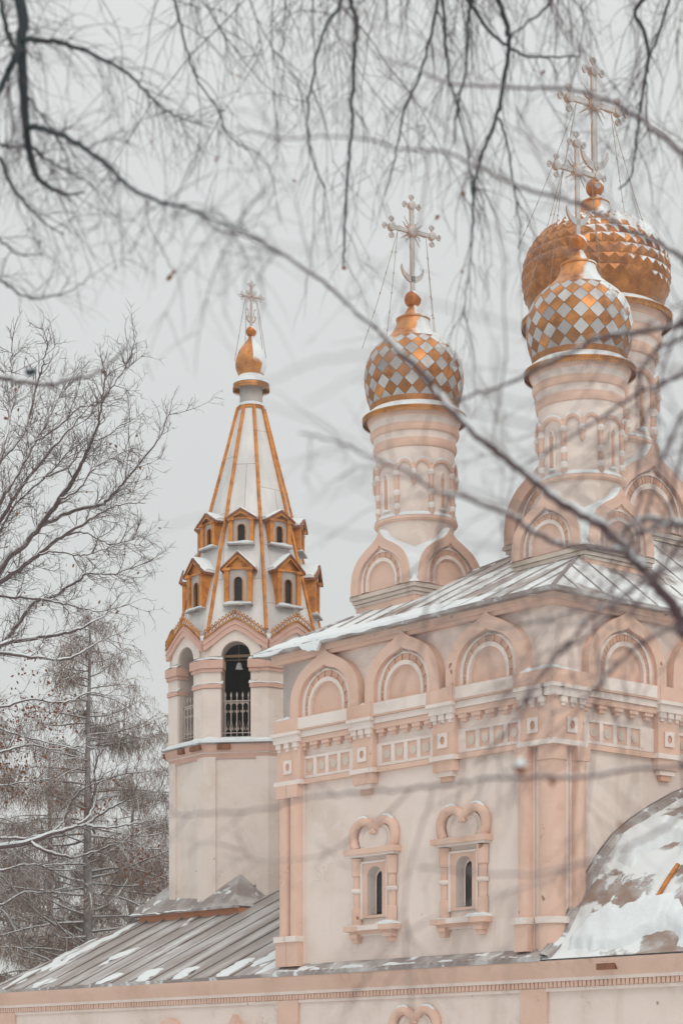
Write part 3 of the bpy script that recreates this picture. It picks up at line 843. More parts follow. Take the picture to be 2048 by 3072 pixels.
def checker_dome(root):
    prof = [(1.12, 19.13), (1.17, 19.32), (1.245, 19.56), (1.295, 19.82), (1.305, 20.08), (1.275, 20.34), (1.19, 20.60), (1.06, 20.80), (.88, 20.97)]
    D = MB(); full = arc_sample(prof, 22)
    D.lathe([(r-.012, z) for r, z in full], 40, 'seam')
    rows = arc_sample(prof[1:], 10); nc = 20
    rr = random.Random(3)
    def V(i, k, e=0.):
        r, z = rows[i]; a = 2*pi*k/nc; return Vector((r*cos(a), r*sin(a), z))
    for i in range(0, 10):
        for j in range(nc):
            o = .5*(i % 2); lft, rgt, c = j+o, j+1+o, j+.5+o
            pts = [V(i, lft)]
            if i > 0: pts.append(V(i-1, c))
            pts.append(V(i, rgt))
            if i < 9: pts.append(V(i+1, c))
            cen = sum(pts, Vector())/len(pts)
            nrm = Vector((cen.x, cen.y, 0)).normalized()*.004
            pts = [cen+(p-cen)*.965+nrm for p in pts]
            g = i % 2 == 1
            D.add(pts, [tuple(range(len(pts)))], 'gold' if g else 'silver', max(.001, min(.75, rr.gauss(.2, .26))+(.38 if (i < 2) else 0)))  # lowest rows toned darker, a painted reflection of dark surroundings
    for k in range(12):                                       # plain gilded collar below the checks
        a0, a1 = 2*pi*k/12, 2*pi*(k+1)/12
        A = [((p[0]+.004)*cos(a0+(a1-a0)*q/4), (p[0]+.004)*sin(a0+(a1-a0)*q/4), p[1]) for p in (prof[0],) for q in range(5)]
        B = [((p[0]+.004)*cos(a0+(a1-a0)*q/4), (p[0]+.004)*sin(a0+(a1-a0)*q/4), p[1]) for p in (rows[0],) for q in range(5)]
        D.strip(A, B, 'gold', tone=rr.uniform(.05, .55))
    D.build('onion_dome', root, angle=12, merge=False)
    neck = [(.90, 20.955), (.86, 20.985), (.72, 21.09), (.585, 21.22), (.49, 21.36), (.44, 21.48), (.425, 21.56), (.45, 21.585), (.45, 21.62), (.41, 21.64), (.285, 21.645), (.20, 21.80), (.10, 22.0)]
    top_parts(root, neck, 22.14, .225, 22.40, 1.0,
              [lambda u: (u/.45*.95*cos(-RZ+.1)+.25, u/.45*.95*sin(-RZ+.1)-.75, 20.62), lambda u: (u/.45*.62*.4-.35, u/.45*.7+.25, 20.95)])

def stud_dome(root):
    prof = [(1.66, 21.80), (1.75, 22.05), (1.865, 22.40), (1.935, 22.80), (1.915, 23.18), (1.80, 23.55), (1.58, 23.88), (1.27, 24.14), (.86, 24.33)]
    D = MB(); nr, nc = 11, 38
    rows = arc_sample(prof, nr+1); rr = random.Random(5)
    def V(i, k):
        r, z = rows[i]; a = 2*pi*k/nc; return Vector((r*cos(a), r*sin(a), z))
    for i in range(nr):
        for j in range(nc):
            o = .5*(i % 2); q = [V(i, j+o), V(i, j+1+o), V(i+1, j+1+o), V(i+1, j+o)]
            c = sum(q, Vector())/4; nrm = (q[1]-q[0]).cross(q[3]-q[0]).normalized()
            apex = c+nrm*(.055 if i > 1 else .008)
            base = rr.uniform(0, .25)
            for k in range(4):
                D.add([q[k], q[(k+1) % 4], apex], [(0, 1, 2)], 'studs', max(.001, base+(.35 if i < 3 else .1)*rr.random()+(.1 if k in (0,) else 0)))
    D.build('onion_dome', root, angle=0, merge=False)
    neck = [(.90, 24.30), (.84, 24.345), (.66, 24.43), (.50, 24.55), (.40, 24.70), (.36, 24.84), (.385, 24.865), (.385, 24.90), (.35, 24.92), (.24, 24.93), (.16, 25.02), (.09, 25.14)]
    top_parts(root, neck, 25.29, .245, 25.52, 1.30,
              [lambda u: (u/.45*1.3, u/.45*1.1-.5, 23.7), lambda u: (u/.45*.5-.5, u/.45*1.0+.3, 24.2)])

big = drum((-4.85, 6.86, 0), 1.46, 14.3, 15.88, 18.08, 18.25, 21.72, True); stud_dome(big)
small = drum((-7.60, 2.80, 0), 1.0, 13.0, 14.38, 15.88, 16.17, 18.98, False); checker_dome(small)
tilt_m = small.matrix_basis.copy()
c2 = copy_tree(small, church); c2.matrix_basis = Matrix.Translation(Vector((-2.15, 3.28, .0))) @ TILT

# ---- apse: low east end with a vaulted roof
mb = MB(south); xa = 5.0
mb.add([(0, 0, .13), (xa, 0, .13), (xa, 4.4, .13), (0, 4.4, .13)], [(0, 1, 2, 3)], 'cream'); mb.fn = None
cx, cy, ra = xa, 6.7, 6.83
pl = [(cx+ra*sin(pi*i/10), cy-ra*cos(pi*i/10)) for i in range(11)]
mb.strip([(x, y, 0) for x, y in pl], [(x, y, 4.4) for x, y in pl], 'cream'); mb.add([(0, 13.53, 0), (xa, 13.53, 0), (xa, 13.53, 4.4), (0, 13.53, 4.4)], [(0, 1, 2, 3)], 'cream')
mb.build('apse_wall', church)
lower_cornice('apse_cornice', .003, xa, church, True, .04)
mb = MB(south); mb.box(1.73, 2.28, 4.10, 4.34, .2, .42, 'darkrim'); mb.build('cornice_patch', church)
AP = [(-.42, 4.40), (-.30, 4.47), (-.05, 4.66), (.12, 4.86), (.30, 5.10), (.55, 5.48), (.85, 5.95), (1.2, 6.42), (1.6, 6.88), (2.0, 7.26), (2.6, 7.66), (3.3, 8.03), (4.1, 8.40), (5.2, 8.78), (6.7, 9.0)]
mb = MB(); R = []
for i in range(21): R.append([(xa*i/20+.0, y, z) for y, z in AP])
for i in range(1, 25):
    a = pi*i/24; R.append([(cx+(6.7-y)*sin(a), cy-(6.7-y)*cos(a), z) for y, z in AP])
def dz(p):
    return (p[0], p[1], p[2]+.05*noise.noise((p[0]*.9, p[1]*.9, p[2]*.9)))
R = [[dz(p) if i else p for i, p in enumerate(r)] for r in R]
for a, b in zip(R, R[1:]): mb.strip(a, b, 'roof_apse')
apr = mb.build('apse_roof', church, angle=60)
def apz(y):
    for (a, b), (c, d) in zip(AP, AP[1:]):
        if a <= y <= c: return b+(d-b)*(y-a)/(c-a)
    return AP[-1][1]
mb = MB()                                                   # grey flashing where it meets the wall
F0 = [(y, z+.05) for y, z in AP]
mb.strip([(.0, y, z+.10) for y, z in F0], [(.26, y, z+.02) for y, z in F0], 'flash'); mb.strip([(.26, y, z+.02) for y, z in F0], [(.27, y, z-.06) for y, z in F0], 'flash')
mb.strip([(.0, y-.03, z+.12) for y, z in F0], [(.0, y, z-.2) for y, z in F0], 'flash')
for y, z in AP[3::2]: mb.box(.0, .27, y-.012, y+.012, apz(y)+.06, apz(y)+.10, 'flash')
mb.tube([(.05, y, z+.13) for y, z in AP], .035, 6, 'flash')
mb.build('wall_flashing', apr)
mb = MB(); mb.tube([(2.50+.22*k/8, .36+.80*k/8, apz(.36+.80*k/8)+.09) for k in range(9)], .055, 8, 'wood'); mb.build('gilded_seam_cap', apr)
mb = MB()                                                   # heaped snow lying on the lower half of the vault
def heap(x, y):
    q = noise.noise((x*.8+4, y*1.1, .3))+.5*noise.noise((x*2.1, y*2.3, 5.))+.22*noise.noise((x*5.3, y*5.1, 2.))
    e = min(1, max(0, (x-.15)/.5))*min(1, max(0, (xa-.05-x)/.3))
    lo = 1 if y < .35 else 0
    lo = max(0, 1-abs(y-.15)/.55)*1.0+max(0, 1-abs(y-2.0)/1.1)*.9
    bare = 1.1*max(0, 1-math.hypot((x-3.15)/.75, (y+.05)/.42))
    return e*(lo+.6*q-bare)-.35
nx, ny = 130, 110; G = []
for i in range(nx+1):
    row = []
    for j in range(ny+1):
        x = .1+(xa-.1)*i/nx; y = -.40+4.2*j/ny; hgt = heap(x, y); t_ = max(-.05, min(.16, hgt*.5))
        row.append((x, y-t_*.5, apz(y)+t_+.02*noise.noise((x*5, y*5, 0))))
    G.append(row)
for a, b in zip(G, G[1:]): mb.strip(a, b, 'snow')
mb.build('snow_sheet', apr, angle=80)
# ================================================================== refectory: the long low building on the left
refec = empty('refectory', (CX, CY, 0), RZ, label='long low pink building under a brown seamed sheet roof beside the church', cat='building')
X0, X1 = -23.35, WX                                        # west and east ends along the south wall
mb = MB(south); mb.add([(X0, 0, .13), (X1-.02, 0, .13), (X1-.02, 4.4, .13), (X0, 4.4, .13)], [(0, 1, 2, 3)], 'cream')
mb.box(X0, X0+.95, 0, 3.76, .1, .2, 'pink')
mb.fn = None; mb.add([(X0, -.13, 0), (X0, 13.5, 0), (X0, 13.5, 4.4), (X0, -.13, 4.4)], [(0, 1, 2, 3)], 'cream')
mb.build('wall', refec)
for x, zt_, tip in ((-11.45, 3.44, .28), (-14.4, 3.40, 0), (-18.5, 3.28, .28)):   # crowns of the ground-floor windows
    wb = MB(south); n = 25
    if tip: O = resample([(-.58, 0), (-.58, zt_-.75), (0, zt_), (.58, zt_-.75), (.58, 0)], n); I = resample([(-.40, 0), (-.40, zt_-.85), (0, zt_-.28), (.40, zt_-.85), (.40, 0)], n)
    else: O = resample(arch(.58, zt_-.58), n); I = resample(arch(.40, zt_-.60), n)
    wb.band(shift(O, x, 0), shift(I, x, 0), .13, .30, 'pink'); w_ = wb.build('window', refec)
    wb = MB(south); wb.prism(shift(I, x, 0), .13, .15, 'glass'); wb.build('pane', w_)
lower_cornice('cornice', X0-.05, X1-.0, refec, True)
mb = MB()
xr = -21.55; E0, E1, Rg, zr_ = (-23.6, -.36, 4.44), (X1+.0, -.36, 4.44), 7.2, 4.44+.486*7.56
mb.add([E0, E1, (X1, Rg, zr_), (xr, Rg, zr_), (X1, 14.76, 4.44), (-23.6, 14.76, 4.44)], [(0, 1, 2, 3), (2, 4, 5, 3), (3, 5, 0)], 'roof_low')
def zl(y): return 4.44+.486*(y+.36)
for i in range(1, 27):
    x = E0[0]+i*.93
    if x > X1-.05: break
    ytop = Rg if x > xr else -.36+(x-E0[0])/(xr-E0[0])*7.56
    mb.tube([(x, -.36, 4.47), (x, ytop, zl(ytop)+.03)], .035, 4, 'roof_low')
mb.tube([(E0[0], E0[1], 4.47), (xr, Rg, zr_+.03)], .05, 5, 'flash')
mb.box(-23.62, X1, -.40, -.34, 4.34, 4.455, 'flash')
rr_ = mb.build('roof', refec, angle=30)
mb = MB()                                                   # thick snow patches that slid along the seams
def patch(x, y0, y1, w, seed):
    A = []; n = 34; prev = None
    for i in range(n+1):
        y = y0+(y1-y0)*i/n; e = sin(pi*min(1, max(0, (i+.3)/(n+.6))))**.4*w; h = .07*sin(pi*i/n)**.5
        row = [(x+q*e*(1+1.1*noise.noise((y*2.2, seed+q*5, 0))+.5*noise.noise((y*7, seed+q*9, 0)))+.35*noise.noise((y*1.2, seed, 4.)), y+.10*q*noise.noise((seed, y*3, q)), zl(y)+.006+h*(1-q*q)*(1+.5*noise.noise((y*4, q, seed)))) for q in (-1, -.6, 0, .6, 1)]
        if prev: mb.strip(prev, row, 'snow')
        prev = row
for k, (x, a, b_, w) in enumerate(((-22.85, -.3, 3.3, .34), (-22.2, .9, 4.7, .22), (-19.45, .9, 2.2, .26), (-17.6, -.34, .35, .35), (-15.75, -.34, .5, .38), (-13.9, -.34, .45, .4), (-12.05, -.34, .8, .40), (-11.2, .2, 1.3, .3), (-10.3, -.34, 1.7, .44), (-10.6, 2.3, 3.6, .36), (-21.0, -.34, .3, .35), (-19.0, 3.4, 4.3, .15))):
    patch(x, a, b_, w, k*3.7)
mb.split_build('snow_patch', rr_, angle=70)
def on_roof(px, py, h=0.):
    """where the sight line through a pixel meets the south slope raised by h"""
    xn, zn = (px-1024)/F, (HY-py)/F
    d = Vector((xn, 1, zn)); o = Vector((0, 0, EYE))
    nrm = -UY*.486+Vector((0, 0, 1)); p0 = from_church((-15, -.36, 4.44+h))
    k = (p0-o).dot(nrm)/d.dot(nrm); return to_church(o+d*k)
mb = MB()                                                   # saddle roof shedding snow off the tower foot
A, B, C2 = on_roof(570, 2714, .34), on_roof(666, 2699, .42), on_roof(812, 2637, .42)
Pk = on_roof(738, 2613, .30)+Vector((0, .5, 0)); Pk2 = on_roof(814, 2622, .3)+Vector((0, .8, 0))
mb.add([A, B, C2, Pk, Pk2], [(0, 1, 3), (1, 2, 4, 3)], 'flash')
dn_ = Vector((0, 0, -.56)); mb.add([A, B, C2, A+dn_, B+dn_, C2+dn_], [(0, 1, 4, 3), (1, 2, 5, 4)], 'orangewall')
mb.tube([A, Pk, Pk2], .035, 5, 'flash'); mb.tube([A, B, C2], .03, 5, 'flash')
mb.add([A+(Pk-A)*.05+Vector((0, -.02, .05)), A+(B-A)*.7+Vector((0, 0, .05)), A+(Pk-A)*.55+(B-A)*.25+Vector((0, 0, .09)), A+(Pk-A)*.6+Vector((0, 0, .05))], [(0, 1, 2, 3)], 'snow')
mb.build('saddle_roof', refec)
# square foot of the tower rising through the ridge
TY = 69.3; TX = -.0410*TY
tl = to_church((TX, TY, 0)); hq = 2.62
mb = MB()
mb.box(tl.x-hq+.1, tl.x+hq, tl.y-hq+.1, tl.y+hq, 4, 6.92, 'orangewall')
q = [(tl.x-hq-.12, tl.y-hq-.12, 6.92), (tl.x+hq, tl.y-hq-.12, 6.92), (tl.x+hq, tl.y+hq, 6.92), (tl.x-hq-.12, tl.y+hq, 6.92)]
p2 = [(tl.x+(a-tl.x)*.62, tl.y+(b-tl.y)*.62, 8.0) for a, b, c in q]
mb.strip(q, p2, 'flash', True); mb.strip(q, [(a, b, c-.07) for a, b, c in q], 'flash', True)
mb.build('tower_plinth', refec)
mb = MB(); pv = None
for i in range(15):
    f = i/14; x = tl.x-hq-.12+f*2*hq*.62; y = tl.y-hq-.16
    lo_ = (x, y, 6.90-.10*max(0, noise.noise((f*7, 1, 1)))); mid = (x+.1, y+.25, 7.06+.07*noise.noise((f*5, 0, 0))); up = (x+.3*(1-f), y+.75+.3*noise.noise((f*4, 3, 0)), 7.36)
    row = [lo_, mid, up]
    if pv: mb.strip(pv, row, 'snow')
    pv = row
mb.split_build('snow_cover', refec)

# ================================================================== bell tower
tower = empty('bell_tower', (TX, TY, 0), radians(-8.8), label='octagonal bell tower with a frosted tent roof and orange dormers', cat='bell tower')
C8 = cos(pi/8); T8 = math.tan(pi/8)
def face(k, ap):                                             # wall coordinates on face k, face 0 looks along -y
    a = k*pi/4
    return lambda u, v, w: (u*cos(a)+(ap+w)*sin(a), u*sin(a)-(ap+w)*cos(a), v)
def octa(R, z): return [(R*sin(pi/8+k*pi/4), -R*cos(pi/8+k*pi/4), z) for k in range(8)]
RL, RB = 2.56, 2.56
AB = RB*C8; HB = RB*sin(pi/8)
VIS = (-2, -1, 0, 1, 2)
mb = MB()
mb.strip(octa(RL, 6.0), octa(RL, 11.62), 'tower', True)
for k in range(8):
    mb.fn = face(k, RL*C8); h_ = RL*sin(pi/8)
    for sg in (-1, 1):
        w = .05; a, b = h_*.64*sg, (h_)*sg
        mb.add([(a, 6, 0), (a, 6, w), (b+T8*w*sg, 6, w), (a, 11.6, 0), (a, 11.6, w), (b+T8*w*sg, 11.6, w)], [(0, 1, 4, 3), (1, 2, 5, 4)], 'tower')
mb.build('shaft', tower)
mb = MB()                                                     # string course with a snowy sheet ledge
for (R0, z0), (R1_, z1), m_ in (((2.60, 11.50), (2.64, 11.66), 'towerpink'), ((2.64, 11.66), (2.66, 11.70), 'tower'), ((2.70, 11.70), (2.76, 11.92), 'towerpink'), ((2.80, 11.93), (2.84, 11.96), 'flash'), ((2.84, 11.96), (2.50, 12.14), 'flash')):
    mb.strip(octa(R0, z0), octa(R1_, z1), m_, True)
mb.strip(octa(2.66, 11.70), octa(2.70, 11.70), 'towerpink', True); mb.strip(octa(2.84, 11.96), octa(2.76, 11.92), 'flash', True)
mb.build('string_course', tower)
mb = MB()
for k in VIS:
    mb.fn = face(k, AB)
    ridge(mb, -HB-.05, HB+.05, 12.06, -.05, .17, .13, k*3.1)
    mb.strip([(-HB-.12, 11.97, .265), (HB+.12, 11.97, .265)], [(-HB, 12.16, .02), (HB, 12.16, .02)], 'snow')
    mb.box(-HB-.1, HB+.1, 11.965, 12.03, .2, .255, 'snow')
mb.split_build('snow_cover', tower)
mb = MB()
for k, u0, u1 in ((-1, .5, 1.05), (-1, -.2, .1), (0, -.55, -.15), (1, -.15, .5), (-2, -1, 1)):
    mb.fn = face(k, AB); mb.box(u0, u1, 11.76, 11.90, .1, .256, 'darkrim')
mb.split_build('bare_brick_patch', tower)

GZ, GP = 15.12, .62                                          # gable valley height and rise
def gtop(u):
    x = abs(u)/HB
    return GZ+GP*(1-x**1.5)**1.0 if x < 1 else GZ
def gcurve(u):
    x = min(1, abs(u)/HB); return GZ+GP*(.62*(1-x*x)+.38*max(0, 1-x*1.45)**1.0+.0)
OW, OS = .45, 14.62
mb = MB(); cap = MB(); arv = MB(); lac = MB(); snw = MB()
for k in range(8):
    cap = MB(); arv = MB(); lac = MB(); snw = MB()
    f_ = face(k, AB); mb.fn = cap.fn = arv.fn = lac.fn = snw.fn = f_
    us = sorted(set([-HB+2*HB*i/36 for i in range(37)]+[-OW, OW]))
    op = k in (0, 1, 7, 6, 2)
    for a, b in zip(us, us[1:]):
        inside = op and abs((a+b)/2) < OW
        za = (OS+sqrt(max(0, OW*OW-a*a))) if inside else 12.0; zb_ = (OS+sqrt(max(0, OW*OW-b*b))) if inside else 12.0
        mb.add([(a, za, 0), (b, zb_, 0), (b, gcurve(b), 0), (a, gcurve(a), 0)], [(0, 1, 2, 3)], 'tower')
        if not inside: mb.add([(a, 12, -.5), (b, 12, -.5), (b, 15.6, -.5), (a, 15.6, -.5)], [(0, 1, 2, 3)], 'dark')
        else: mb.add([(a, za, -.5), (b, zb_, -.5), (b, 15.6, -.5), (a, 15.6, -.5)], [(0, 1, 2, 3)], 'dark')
    if op:
        A_ = [(-OW, 12.0)]+[(p[0], p[1]+12.0) for p in arch(OW, OS-12.0, 16)][1:-1]+[(OW, 12.0)]
        mb.strip([(p[0], p[1], 0) for p in A_], [(p[0], p[1], -.5) for p in A_], 'reveal')
        Ob = [(.80*cos(pi-pi*i/20), OS+.80*sin(pi-pi*i/20)) for i in range(21)]; Ib = [(OW*cos(pi-pi*i/20), OS+OW*sin(pi-pi*i/20)) for i in range(21)]
        arv.band(Ob, Ib, 0, .07, 'tower')
    # pink ogee gable
    gu = [-HB-.03+(2*HB+.06)*i/36 for i in range(37)]
    arv.band([(u, gcurve(u)) for u in gu], [(u*.98, max(gcurve(u)-.34, OS-.1)) for u in gu], -.1, .15, 'towerpink')
    arv.band([(u, gcurve(u)-.13) for u in gu], [(u*.98, max(gcurve(u)-.17, OS-.1)) for u in gu], .10, .18, 'towerpink')
    # piers and capitals
    for sg in (-1, 1):
        def pb(m_, M_, z0, z1, w, u0=OW-.02):
            a, b0, b1 = u0*sg, HB*sg, (HB+T8*w)*sg
            vs = [(a, z0, -.3), (a, z0, w), (b1, z0, w), (b0, z0, 0), (a, z1, -.3), (a, z1, w), (b1, z1, w), (b0, z1, 0)]
            m_.add(vs, [(0, 1, 5, 4), (1, 2, 6, 5), (4, 5, 6, 7), (0, 3, 2, 1)], M_)
        pb(cap, 'tower', 12.05, 13.64, .07, OW+.012)
        pb(cap, 'towerpink', 13.65, 13.77, .115); pb(cap, 'tower', 13.77, 14.14, .07, OW+.012)
        pb(cap, 'towerpink', 14.14, 14.24, .13, OW-.04); pb(cap, 'towerpink', 14.245, 14.50, .17, OW-.07)
        if k in (0, 1, 7, 6, 2):
            for z, w, hh in ((14.50, .15, .10), (13.77, .10, .11)):
                a, b = (OW-.05)*sg, (HB+T8*w)*sg
                snw.add([(a, z+.004, w), (b, z+.004, w), (a, z+hh, 0), (b, z+hh*.8, 0), ((a+b)/2, z+hh*1.5, .0), ((a+b)/2, z+.035, w)], [(0, 5, 4, 2), (5, 1, 3, 4)], 'snow')
    # gilded lace crest along the gable
    n = 9
    if k in (0, 1, 7, 6, 2):
        for sg in (-1, 1):
            for i in range(n):
                u0, u1 = HB*i/n, HB*(i+1)/n; um = (u0+u1)/2
                p0, p1, pm = gcurve(u0), gcurve(u1), gcurve(um)
                W_ = .17; e = .012; H_ = 1.35
                for (a, za), (b, zb_) in (((u0, p0+.02), (u1, p1+.17)), ((u0, p0+.17), (u1, p1+.02)), ((u0, p0+.17), (u1, p1+.17)), ((u0, p0+.17), (um, pm+.27)), ((u1, p1+.17), (um, pm+.27))):
                    lac.tube([(sg*a, za, W_), (sg*b, zb_, W_)], .013, 4, 'lace')
            lac.band([(sg*HB*(i/20), gcurve(HB*i/20)+.035) for i in range(21)], [(sg*HB*(i/20), gcurve(HB*i/20)-.012) for i in range(21)], .10, .19, 'lace')
        lac.ball((0, gcurve(0)+.22, .17), .045, 'lace', 8)
        lac.tube([(-.12, gcurve(0)+.10, .17), (-.05, gcurve(0)+.25, .17), (0, gcurve(0)+.17, .17), (.05, gcurve(0)+.25, .17), (.12, gcurve(0)+.10, .17)], .02, 5, 'lace')
        snw.ball((HB, GZ+.04, .10), .10, 'snow', 8, .6)
        snw.ball((-HB, GZ+.04, .10), .10, 'snow', 8, .6)
    if k not in (3, 4, 5):
        cap.split_build('pier', tower); arv.build('gable', tower); lac.build('lace_crest', tower); snw.split_build('snow_cover', tower)
bel = mb.build('belfry', tower)
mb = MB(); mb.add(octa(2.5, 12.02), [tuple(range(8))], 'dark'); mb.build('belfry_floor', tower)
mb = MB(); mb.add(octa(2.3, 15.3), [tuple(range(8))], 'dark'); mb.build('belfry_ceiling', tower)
pass
mb = MB()
for k in (0, 7, 1):
    mb.fn = face(k, AB)
    mb.box(-OW, OW, 14.66, 14.74, -.45, -.38, 'timber')
    mb.box(-OW, OW, 14.575, 14.585, -.45, -.38, 'timber')
mb.split_build('bell_beam', bel)
for k in (0, 7, 1):                                           # wrought grilles
    mb = MB(face(k, AB)); w = -.12; nb = 5
    for i in range(nb):
        u = -.36+.18*i; mb.tube([(u, 12.12, w), (u, 13.40, w)], .014, 6, 'iron')
        mb.lathe([(.001, 0)], 3, 'iron') if False else None
        mb.tube([(u, 13.38, w), (u, 13.45, w), (u, 13.56, w)], [.014, .032, .002], 6, 'iron')
        for z, r in ((13.22, .055), (12.95, .05), (12.42, .05), (12.16, .05)):
            for sg in (-1, 1):
                C = [(u+sg*(.012+r*(1-t/14)*(1-cos(2*pi*t/9)*.5)), z+r*sin(2*pi*t/9)*(1-t/14), w) for t in range(11)]
                if -OW+.02 < u+sg*.1 < OW-.02: mb.tube(C, .0075, 4, 'iron')
    for z in (13.28, 12.30): mb.tube([(-OW, z, w), (OW, z, w)], .015, 6, 'iron')
    for i in range(nb-1):
        u = -.36+.18*i
        pts = [(u, 12.30, w), (u+.09, 12.68, w), (u+.18, 12.30, w)] if i % 2 == 0 else [(u, 12.68, w), (u+.09, 12.34, w), (u+.18, 12.68, w)]
        mb.tube(pts, .009, 4, 'iron')
        ar_ = [(u+.09-.09*cos(pi*t/8), 13.10+.12*sin(pi*t/8), w) for t in range(9)]; mb.tube(ar_, .008, 4, 'iron')
    mb.build('grille', tower)
# tent roof
zt0, zt1, RT0, RT1 = 15.15, 22.88, 2.44, .40
def RT(z): return RT0+(RT1-RT0)*(z-zt0)/(zt1-zt0)
me_v = []; uvs = []
mb = MB(); zsN = 24
for k in range(8):
    for i in range(zsN):
        za, zb_ = zt0+(zt1-zt0)*i/zsN, zt0+(zt1-zt0)*(i+1)/zsN
        a, b = octa(RT(za), za), octa(RT(zb_), zb_)
        mb.add([a[k-1], a[k], b[k], b[k-1]], [(0, 1, 2, 3)], 'zinc')
tent = mb.build('tent_roof', tower, angle=10, merge=False)
uvl = tent.data.uv_layers.new(name='UV')
for p in tent.data.polygons:
    k = p.index//zsN
    for li in p.loop_indices:
        v = tent.data.vertices[tent.data.loops[li].vertex_index].co
        a = -pi/2+k*pi/4; fu = v.x*-sin(a)+v.y*cos(a)
        uvl.data[li].uv = (fu+k*3.3+.55, v.z+k*.77)
for k in range(8):
    mb = MB(); pts = []
    for i in range(18):
        z = 15.45+(zt1-15.45)*i/17; p = octa(RT(z)+.02, z)[k]; pts.append((p[0]+jit(.006), p[1]+jit(.006), z))
    mb.tube(pts, .058, 6, 'wood')
    for i in range(1, 17, 2): mb.tube([Vector(pts[i])-Vector((0, 0, .02)), Vector(pts[i])+Vector((0, 0, .02))], .067, 6, 'wood')
    mb.build('hip_rib', tent)
# dormers
def dormer(z0, z1, z2, wb, wr):
    """z0 sill, z1 foot of the gable, z2 its tip, wb half width, wr half width of the roof"""
    ap0 = RT(z0)*C8; ap1 = RT(z2)*C8; fw = .07
    mb = MB(lambda u, v, w: (u, -(ap0+w), v)); bk = ap1-ap0-.15
    for sg in (-1, 1):
        mb.add([(sg*wb, z0, fw-.03), (sg*wb, z1, fw-.03), (sg*wb, z1, bk), (sg*wb, z0, bk)], [(0, 1, 2, 3)], 'wood')
        a, b = sorted((sg*wb*1.03, sg*wb*.68)); mb.box(a, b, z0+.02, z1-.06, fw-.05, fw+.07, 'wood')
        a, b = sorted((sg*wb*1.12, sg*wb*.56)); mb.box(a, b, z1-.07, z1+.015, fw-.05, fw+.13, 'wood')
    pw = wb*.69
    hz = z1-z0; aw = wb*.36
    A_ = resample(shift(arch(aw, hz*.62-aw*.6), 0, z0+hz*.10), 25); B_ = resample(shift(arch(aw*.8, hz*.62-aw*.6), 0, z0+hz*.12), 25)
    R_ = resample([(-pw, z0), (-pw, z1), (pw, z1), (pw, z0)], 25)
    mb.band(R_, A_, fw-.06, fw-.01, 'zinc', 'zinc', caps=False); mb.band(A_, B_, fw-.09, fw+.012, 'wood')
    mb.add([(-pw, z0, fw-.01), (pw, z0, fw-.01), (aw, A_[-1][1], fw-.01), (-aw, A_[0][1], fw-.01)], [(0, 1, 2, 3)], 'zinc')
    mb.add([(-wb, z1, fw), (wb, z1, fw), (0, z2-.05, fw)], [(0, 1, 2)], 'wood')
    mb.box(-wb*1.05, wb*1.05, z1-.02, z1+.03, fw-.02, fw+.05, 'wood')
    d = mb.build('dormer', tower)
    r = MB(lambda u, v, w: (u, -(ap0+w), v))
    for sg in (-1, 1):
        q = [(0, z2, fw+.16), (sg*wr, z1-.0, fw+.16), (sg*wr, z1-.0, bk+.1), (0, z2, bk-.1)]
        lo = [(a, b-.07, c) for a, b, c in q]
        r.add(q+lo, [(0, 1, 2, 3), (4, 5, 6, 7), (1, 2, 6, 5)], 'darkrim'); r.add(q+lo, [(0, 1, 5, 4)], 'darkrim')
        r.add([(0, z2-.05, fw+.125), (sg*wr*.96, z1-.04, fw+.125), (sg*wr*.86, z1-.07, fw+.125), (0, z2-.16, fw+.125)], [(0, 1, 2, 3)], 'wood')
    r.build('dormer_roof', d)
    p = MB(lambda u, v, w: (u, -(ap0+w), v)); p.prism(B_, fw-.08, fw-.06, 'glass'); p.build('pane', d)
    s = MB(lambda u, v, w: (u, -(ap0+w), v))
    rs_ = random.Random(int(z0*10))
    for sg in (-1, 1):
        n = 7; prev = None
        for i in range(n+1):
            f = i/n; th = .075*(.6+.6*f)
            row = [(sg*wr*f*.99, z2+(z1-z2)*f+.012+(th if c > -.02 else th*.8)*(0 if c > .12 else 1), c0) for c, c0 in ((.13, fw+.10-.10*f*rs_.random()), (0, fw+.02-.1*f), (-.1, bk*.5), (-.2, bk-.05))]
            if prev: s.strip(prev, row, 'snow')
            prev = row
        s.strip([(a, b-.01, c) for a, b, c in prev], [(a, b-.09, c) for a, b, c in prev], 'snow')
    s.box(-wb*1.02, wb*1.02, z0-.01, z0+.045, fw-.04, fw+.13, 'snow')
    ridge(s, -wb*1.02, wb*1.02, z0+.04, fw-.06, fw+.12, .06, z0)
    s.split_build('snow_cover', d)
    l = MB(lambda u, v, w: (u, -(ap0+w), v)); l.box(-wb*1.08, wb*1.08, z0-.06, z0-.015, -.1, fw+.16, 'flash'); l.build('sill', d)
    return d
DL = dormer(16.27, 17.36, 17.86, .42, .54); DU = dormer(18.24, 19.02, 19.32, .385, .49)
for d in (DL, DU):
    for k in (-3, -2, -1, 1, 2, 3):
        c = copy_tree(d, tower); c.rotation_euler.z = k*pi/4
